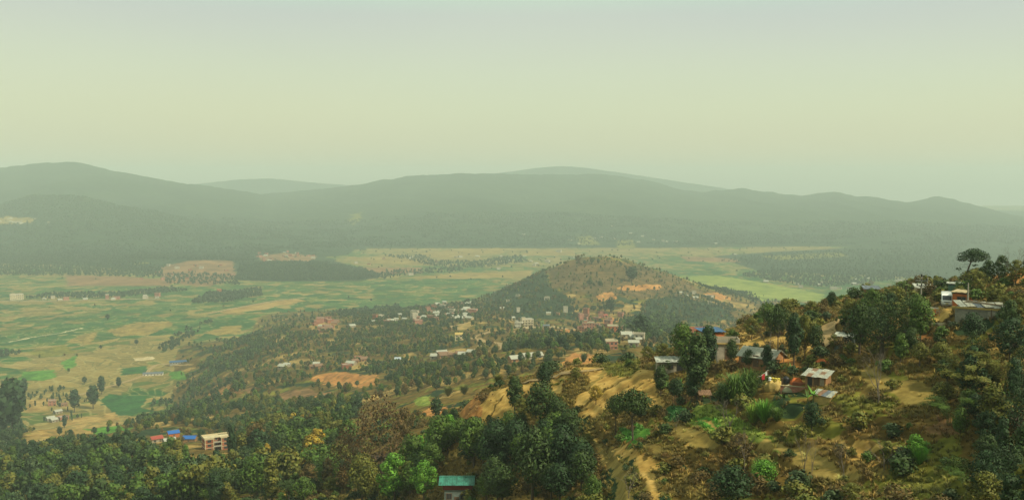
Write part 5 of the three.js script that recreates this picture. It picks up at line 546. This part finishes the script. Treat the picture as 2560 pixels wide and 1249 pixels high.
const withTrunk = new Map(); const farGeo = (s, lod) => { const k = s + lod; if (!withTrunk.has(k)) { const sh = SHAPE[s], tr = sh.trunk.toNonIndexed(), n = tr.attributes.position.count; tr.deleteAttribute('uv'); tr.setAttribute('color', new THREE.Float32BufferAttribute(new Float32Array(n * 3).fill(.8), 3)); withTrunk.set(k, lod === 'mid' ? mergeGeometries([sh.mid, tr]) : sh.far); } return withTrunk.get(k); };
for (const t of REST) { const sh = SHAPE[t.shape]; t.kx = t.w / sh.w; t.ky = t.h / 10; }
massOf('slope_woodland', 'mixed woodland covering the lower slopes', REST.filter((t) => t.D < 1050), (t) => farGeo(t.shape, 'mid')); massOf('distant_woodland', 'hazy woodland over the hill, valley and far ridges', REST.filter((t) => t.D >= 1050), (t) => farGeo(t.shape, 'far'));
say('trees', nTrees, REST.length);
// ---- bare trees, bamboo, blades, bananas
function bare(px, py, hpx, wpx, v, where) { const g = ground(px, py), m = g.D / FPX, o = thing('bare_tree', 'leafless grey tree ' + where, 'tree', g.x, g.y, g.z, px * .7, 'leafless trees ' + where); o.scale.set(wpx * m / 5, hpx * m / 9, wpx * m / 5); part('branches', BARE[v], BARKG, o); }
bare(2196, 1012, 130, 70, 0, 'on the straw coloured clearing'); bare(1572, 1245, 72, 50, 1, 'between the terrace paths'); bare(2010, 1205, 130, 44, 2, 'at the edge of the lower straw terrace'); bare(2108, 1205, 100, 44, 0, 'at the edge of the lower straw terrace'); bare(2030, 1200, 110, 34, 2, 'at the edge of the lower straw terrace'); bare(1862, 1180, 110, 50, 2, 'at the foot of the straw coloured terrace'); bare(2530, 716, 105, 60, 1, 'standing above the trees on the crest'); bare(2268, 745, 50, 40, 1, 'on the crest before the poles'); bare(2232, 745, 48, 16, 2, 'on the crest before the poles'); bare(1925, 905, 105, 44, 1, 'beside the pale tin roof'); bare(1960, 915, 110, 40, 2, 'beside the pale tin roof'); bare(1690, 1080, 46, 26, 2, 'on the straw coloured terrace'); bare(2275, 870, 100, 40, 2, 'in the dark stand below the crest'); bare(2210, 1180, 80, 50, 1, 'on the brown scrub slope'); bare(2350, 790, 40, 30, 1, 'beside the van terrace'); bare(1822, 1090, 90, 70, 0, 'above the yellow-green grass');
function clump(px, py, hpx, wpx, v, tint, where) { const g = ground(px, py), m = g.D / FPX, sh = SHAPE[v], o = thing('bamboo_clump', `${LOOK[tint]} arching bamboo clump ${where}`, 'bamboo', g.x, g.y, g.z, px, `${LOOK[tint]} bamboo ${where}`), k = wpx * m / sh.w; o.scale.set(k, hpx * m / 10, k); part('culms', sh.trunk, CULM, o); part('leaves', sh.near, LM[tint], o); }
clump(2420, 1010, 150, 130, 'bamboo', 'olive', 'on the dark scrub slope'); clump(2500, 985, 150, 120, 'bamboo_b', 'olive', 'on the dark scrub slope'); clump(2460, 1060, 110, 110, 'bamboo', 'mid', 'on the dark scrub slope'); clump(2540, 890, 110, 90, 'bamboo_b', 'olive', 'on the dark scrub slope'); clump(2380, 1060, 90, 100, 'bamboo_b', 'mid', 'on the dark scrub slope'); clump(2525, 1215, 140, 120, 'bamboo', 'dark', 'at the foot of the scrub slope'); clump(2430, 1240, 120, 120, 'bamboo_b', 'mid', 'at the foot of the scrub slope'); clump(1560, 885, 30, 40, 'bamboo', 'olive', 'on the knoll crest'); clump(2225, 800, 70, 80, 'bamboo_b', 'olive', 'below the crest'); clump(2530, 790, 70, 70, 'bamboo', 'olive', 'beside the tin roof terrace');
function fount(px, py, hpx, wpx, v, tint, where) { const g = ground(px, py), m = g.D / FPX, o = new THREE.Mesh(FOUNTAIN[v], LM[tint]); o.name = numbered('reed_clump'); o.position.set(g.x, g.y - .1, g.z); o.scale.set(wpx * m / 9, hpx * m / 9, wpx * m / 9); o.userData = { label: `${LOOK[tint]} clump of long bending blades ${where}`, category: 'reeds', group: `${LOOK[tint]} blade clumps ${where}` }; scene.add(o); }
fount(1842, 1012, 105, 110, 1, 'mid', 'behind the yellow sacks'); fount(1812, 1015, 80, 80, 1, 'dark', 'behind the yellow sacks'); fount(1872, 1000, 90, 80, 0, 'mid', 'behind the yellow sacks'); fount(1912, 1056, 66, 80, 0, 'bright', 'in front of the yellow sacks'); fount(1944, 1052, 46, 56, 1, 'mid', 'in front of the yellow sacks'); fount(1885, 1060, 60, 70, 0, 'lime', 'in front of the yellow sacks'); fount(1460, 905, 30, 30, 1, 'dark', 'on the knoll crest'); fount(1245, 960, 30, 36, 0, 'olive', 'on the knoll crest'); fount(1120, 990, 30, 36, 0, 'olive', 'on the knoll crest'); fount(1160, 985, 28, 36, 0, 'olive', 'on the knoll crest'); fount(2480, 1150, 60, 70, 0, 'mid', 'on the dark scrub slope'); fount(2300, 1160, 50, 60, 0, 'bright', 'on the dark scrub slope'); fount(1910, 1195, 50, 80, 0, 'bright', 'at the foot of the straw coloured terrace');
const BAN = [bananaPlant(1), bananaPlant(2)];
for (const [px, py, hp, i, where] of [[2034, 1012, 56, 0, 'in front of the low yard wall'], [2020, 1010, 40, 1, 'in front of the low yard wall'], [1960, 1012, 40, 1, 'in front of the low yard wall'], [1700, 985, 44, 0, 'among the dense shrubs by the long tin house'], [1668, 985, 40, 1, 'among the dense shrubs by the long tin house'], [1930, 935, 34, 0, 'behind the builders yard'], [1955, 938, 34, 1, 'behind the builders yard'], [1980, 940, 34, 0, 'behind the builders yard'], [1905, 930, 30, 1, 'behind the builders yard']]) { const g = ground(px, py), o = thing('banana_plant', 'green banana plant ' + where, 'banana plant', g.x, g.y, g.z, px, 'banana plants ' + where), k = hp * g.D / FPX / 4.2; o.scale.setScalar(k); part('stem', BAN[i].stem, CULM, o); part('leaves', BAN[i].leaves, LM[i ? 'mid' : 'bright'], o); }
// ---- shrubs
const SHRUBS = [], R6 = rng(8181);
for (let D = 95; D < 420; D += 3.1) for (let x = -.56 * D; x < .56 * D; x += 3.3) { const qx = x + (R6() - .5) * 3.2, qz = -D + (R6() - .5) * 3, a = R6(), b = R6(), c = R6(), e = R6(), cv = coverAt(qx, qz), n = fbm(qx / 16 + 3, qz / 16 + 8, 3), px = 1280 + qx / D * FPX, right = sstep(1750, 2100, px); const p = OPEN.has(cv) ? (cv === 'crop' || cv === 'deep' ? .25 : .05) : clamp((n - .40) * 4.2 + right * .40 + (D > 240 ? .2 : 0), .06, .92) * (px > 1180 && px < 1720 && D < 250 ? (D < 180 ? .9 : .45) : 1); if (a > p || !free(qx, qz, .75)) continue; const y = H(qx, qz), h = lerp(1.0, 3.3, b * b) * (D > 240 ? 1.3 : 1), dry = e < (right > .5 ? .22 : .22); SHRUBS.push({ x: qx, z: qz, y, D, h, w: h * lerp(1.2, 2.1, c), v: dry ? 2 + (c > .5 ? 1 : 0) : (c > .5 ? 1 : 0), tint: dry ? (b > .5 ? 'brown' : c > .6 ? 'rust' : 'brown') : ['olive', 'dark', 'mid', 'olive', 'sage', cv === 'crop' ? 'bright' : 'olive'][(c * 53 | 0) % 6], s: h / D, cv, right }); }
SHRUBS.forEach((t) => { const px = 1280 + t.x / t.D * FPX, py = 450 - (t.y + t.h * .5 - EYE) / t.D * FPX; t.seen = px > 0 && px < 2560 && py < 1249; t.turn = t.x * 3.1 % 6.28; });
SHRUBS.sort((a, b) => (b.seen ? 1 : 0) - (a.seen ? 1 : 0) || b.s - a.s);
const SREST = []; SHRUBS.forEach((t, i) => { const sh = SHRUB[t.v]; if (i < 290 && t.seen) { const where = t.right > .6 ? 'on the scrub slope under the van terrace' : t.x > 20 ? 'round the terraces below the hamlet' : 'on the wooded near slope', col = LOOK[t.tint], o = thing('shrub', `${t.v > 1 ? 'dry twiggy' : 'leafy'} ${col} shrub ${where}`, 'shrub', t.x, t.y, t.z, t.turn, `${t.v > 1 ? 'dry' : 'leafy'} ${col} shrubs ${where}`), k = t.w / sh.w; o.scale.set(k, t.h / 2, k); part('stems', sh.stem, BARK, o); part('foliage', sh.near, LM[t.tint], o); } else { t.kx = t.w / sh.w; t.ky = t.h / 2; SREST.push(t); } });
massOf('scrub', 'low mixed scrub covering the near slopes', SREST, (t) => SHRUB[t.v].near, 'scrub');
// ---- grass
{ const tuft = (seed, n, h, w) => { const r = rng(seed), L = new Leaves(); for (let i = 0; i < n; i++) { const a = r() * 6.2832, c = Math.cos(a), s = Math.sin(a), o = .1 + .35 * r(), hh = h * (.5 + .6 * r()); L.blade([[c * .08, -.05, s * .08], [c * (.08 + o * .4), hh * .7, s * (.08 + o * .4)], [c * (.1 + o), hh, s * (.1 + o)]], [c, 0, s], w, .7 + .6 * r(), (r() - .5) * .25, -s, c); } return L.geo(); }, TU = [tuft(1, 16, .55, .12), tuft(2, 20, .40, .10)], R7 = rng(31415), list = [], CT = { brown: [.24, .155, .035], olive: [.17, .165, .024], soil: [.36, .25, .07], pale: [.42, .32, .10], crop: [.09, .24, .03], lime: [.20, .26, .04], deep: [.04, .14, .03], wood: [.07, .085, .025], orange: [.32, .2, .07], red: [.24, .14, .06], '': [.20, .14, .03] };
  for (let D = 96; D < 300; D += .62) for (let x = -.54 * D; x < .54 * D; x += .7) { const a = R7(), b = R7(), c = R7(), qx = x + (b - .5), qz = -D + (c - .5) * .9; const px = 1280 + qx / D * FPX; if (px < 1000 - (D > 230 ? 300 : 0)) continue; const n = vnoise(qx / 5 + 3, qz / 5) * .6 + vnoise(qx / 19, qz / 19) * .4; if (a > n * 1.15) continue; const cv = coverAt(qx, qz); if ((cv === 'soil' || cv === 'orange' || cv === 'pale' || cv === 'sand') && a > .035) continue; if (!free(qx, qz, .5)) continue; const y = H(qx, qz); if (450 - (y - EYE) / D * FPX > 1262) continue; list.push([qx, y, qz, b, c, CT[cv] ?? CT[''], n]); }
  for (let v = 0; v < 2; v++) { const l = list.filter((_, i) => i % 2 === v), im = new THREE.InstancedMesh(TU[v], leafMat(1, 1, 1), l.length), m4 = new THREE.Matrix4(), q = new THREE.Quaternion(), up = new THREE.Vector3(0, 1, 0), col = new THREE.Color(); im.name = numbered('dry_grass'); im.userData = { kind: 'stuff', label: 'dry brown and olive grass on the near hillside', category: 'grass' }; l.forEach((t, i) => { const k = .6 + .9 * t[3]; q.setFromAxisAngle(up, t[4] * 6.28); m4.compose(new THREE.Vector3(t[0], t[1], t[2]), q, new THREE.Vector3(k * 1.2, k, k * 1.2)); im.setMatrixAt(i, m4); const u = .62 + .6 * t[4], g = t[6] > .6 ? 1.15 : 1; im.setColorAt(i, col.setRGB(t[5][0] * u, t[5][1] * u * g, t[5][2] * u)); }); scene.add(im); }
  say('grass', list.length, 'shrubs', SHRUBS.length); }
scene.traverse((o) => { if (o.isMesh) o.castShadow = o.receiveShadow = true; });
renderer.render(scene, camera);
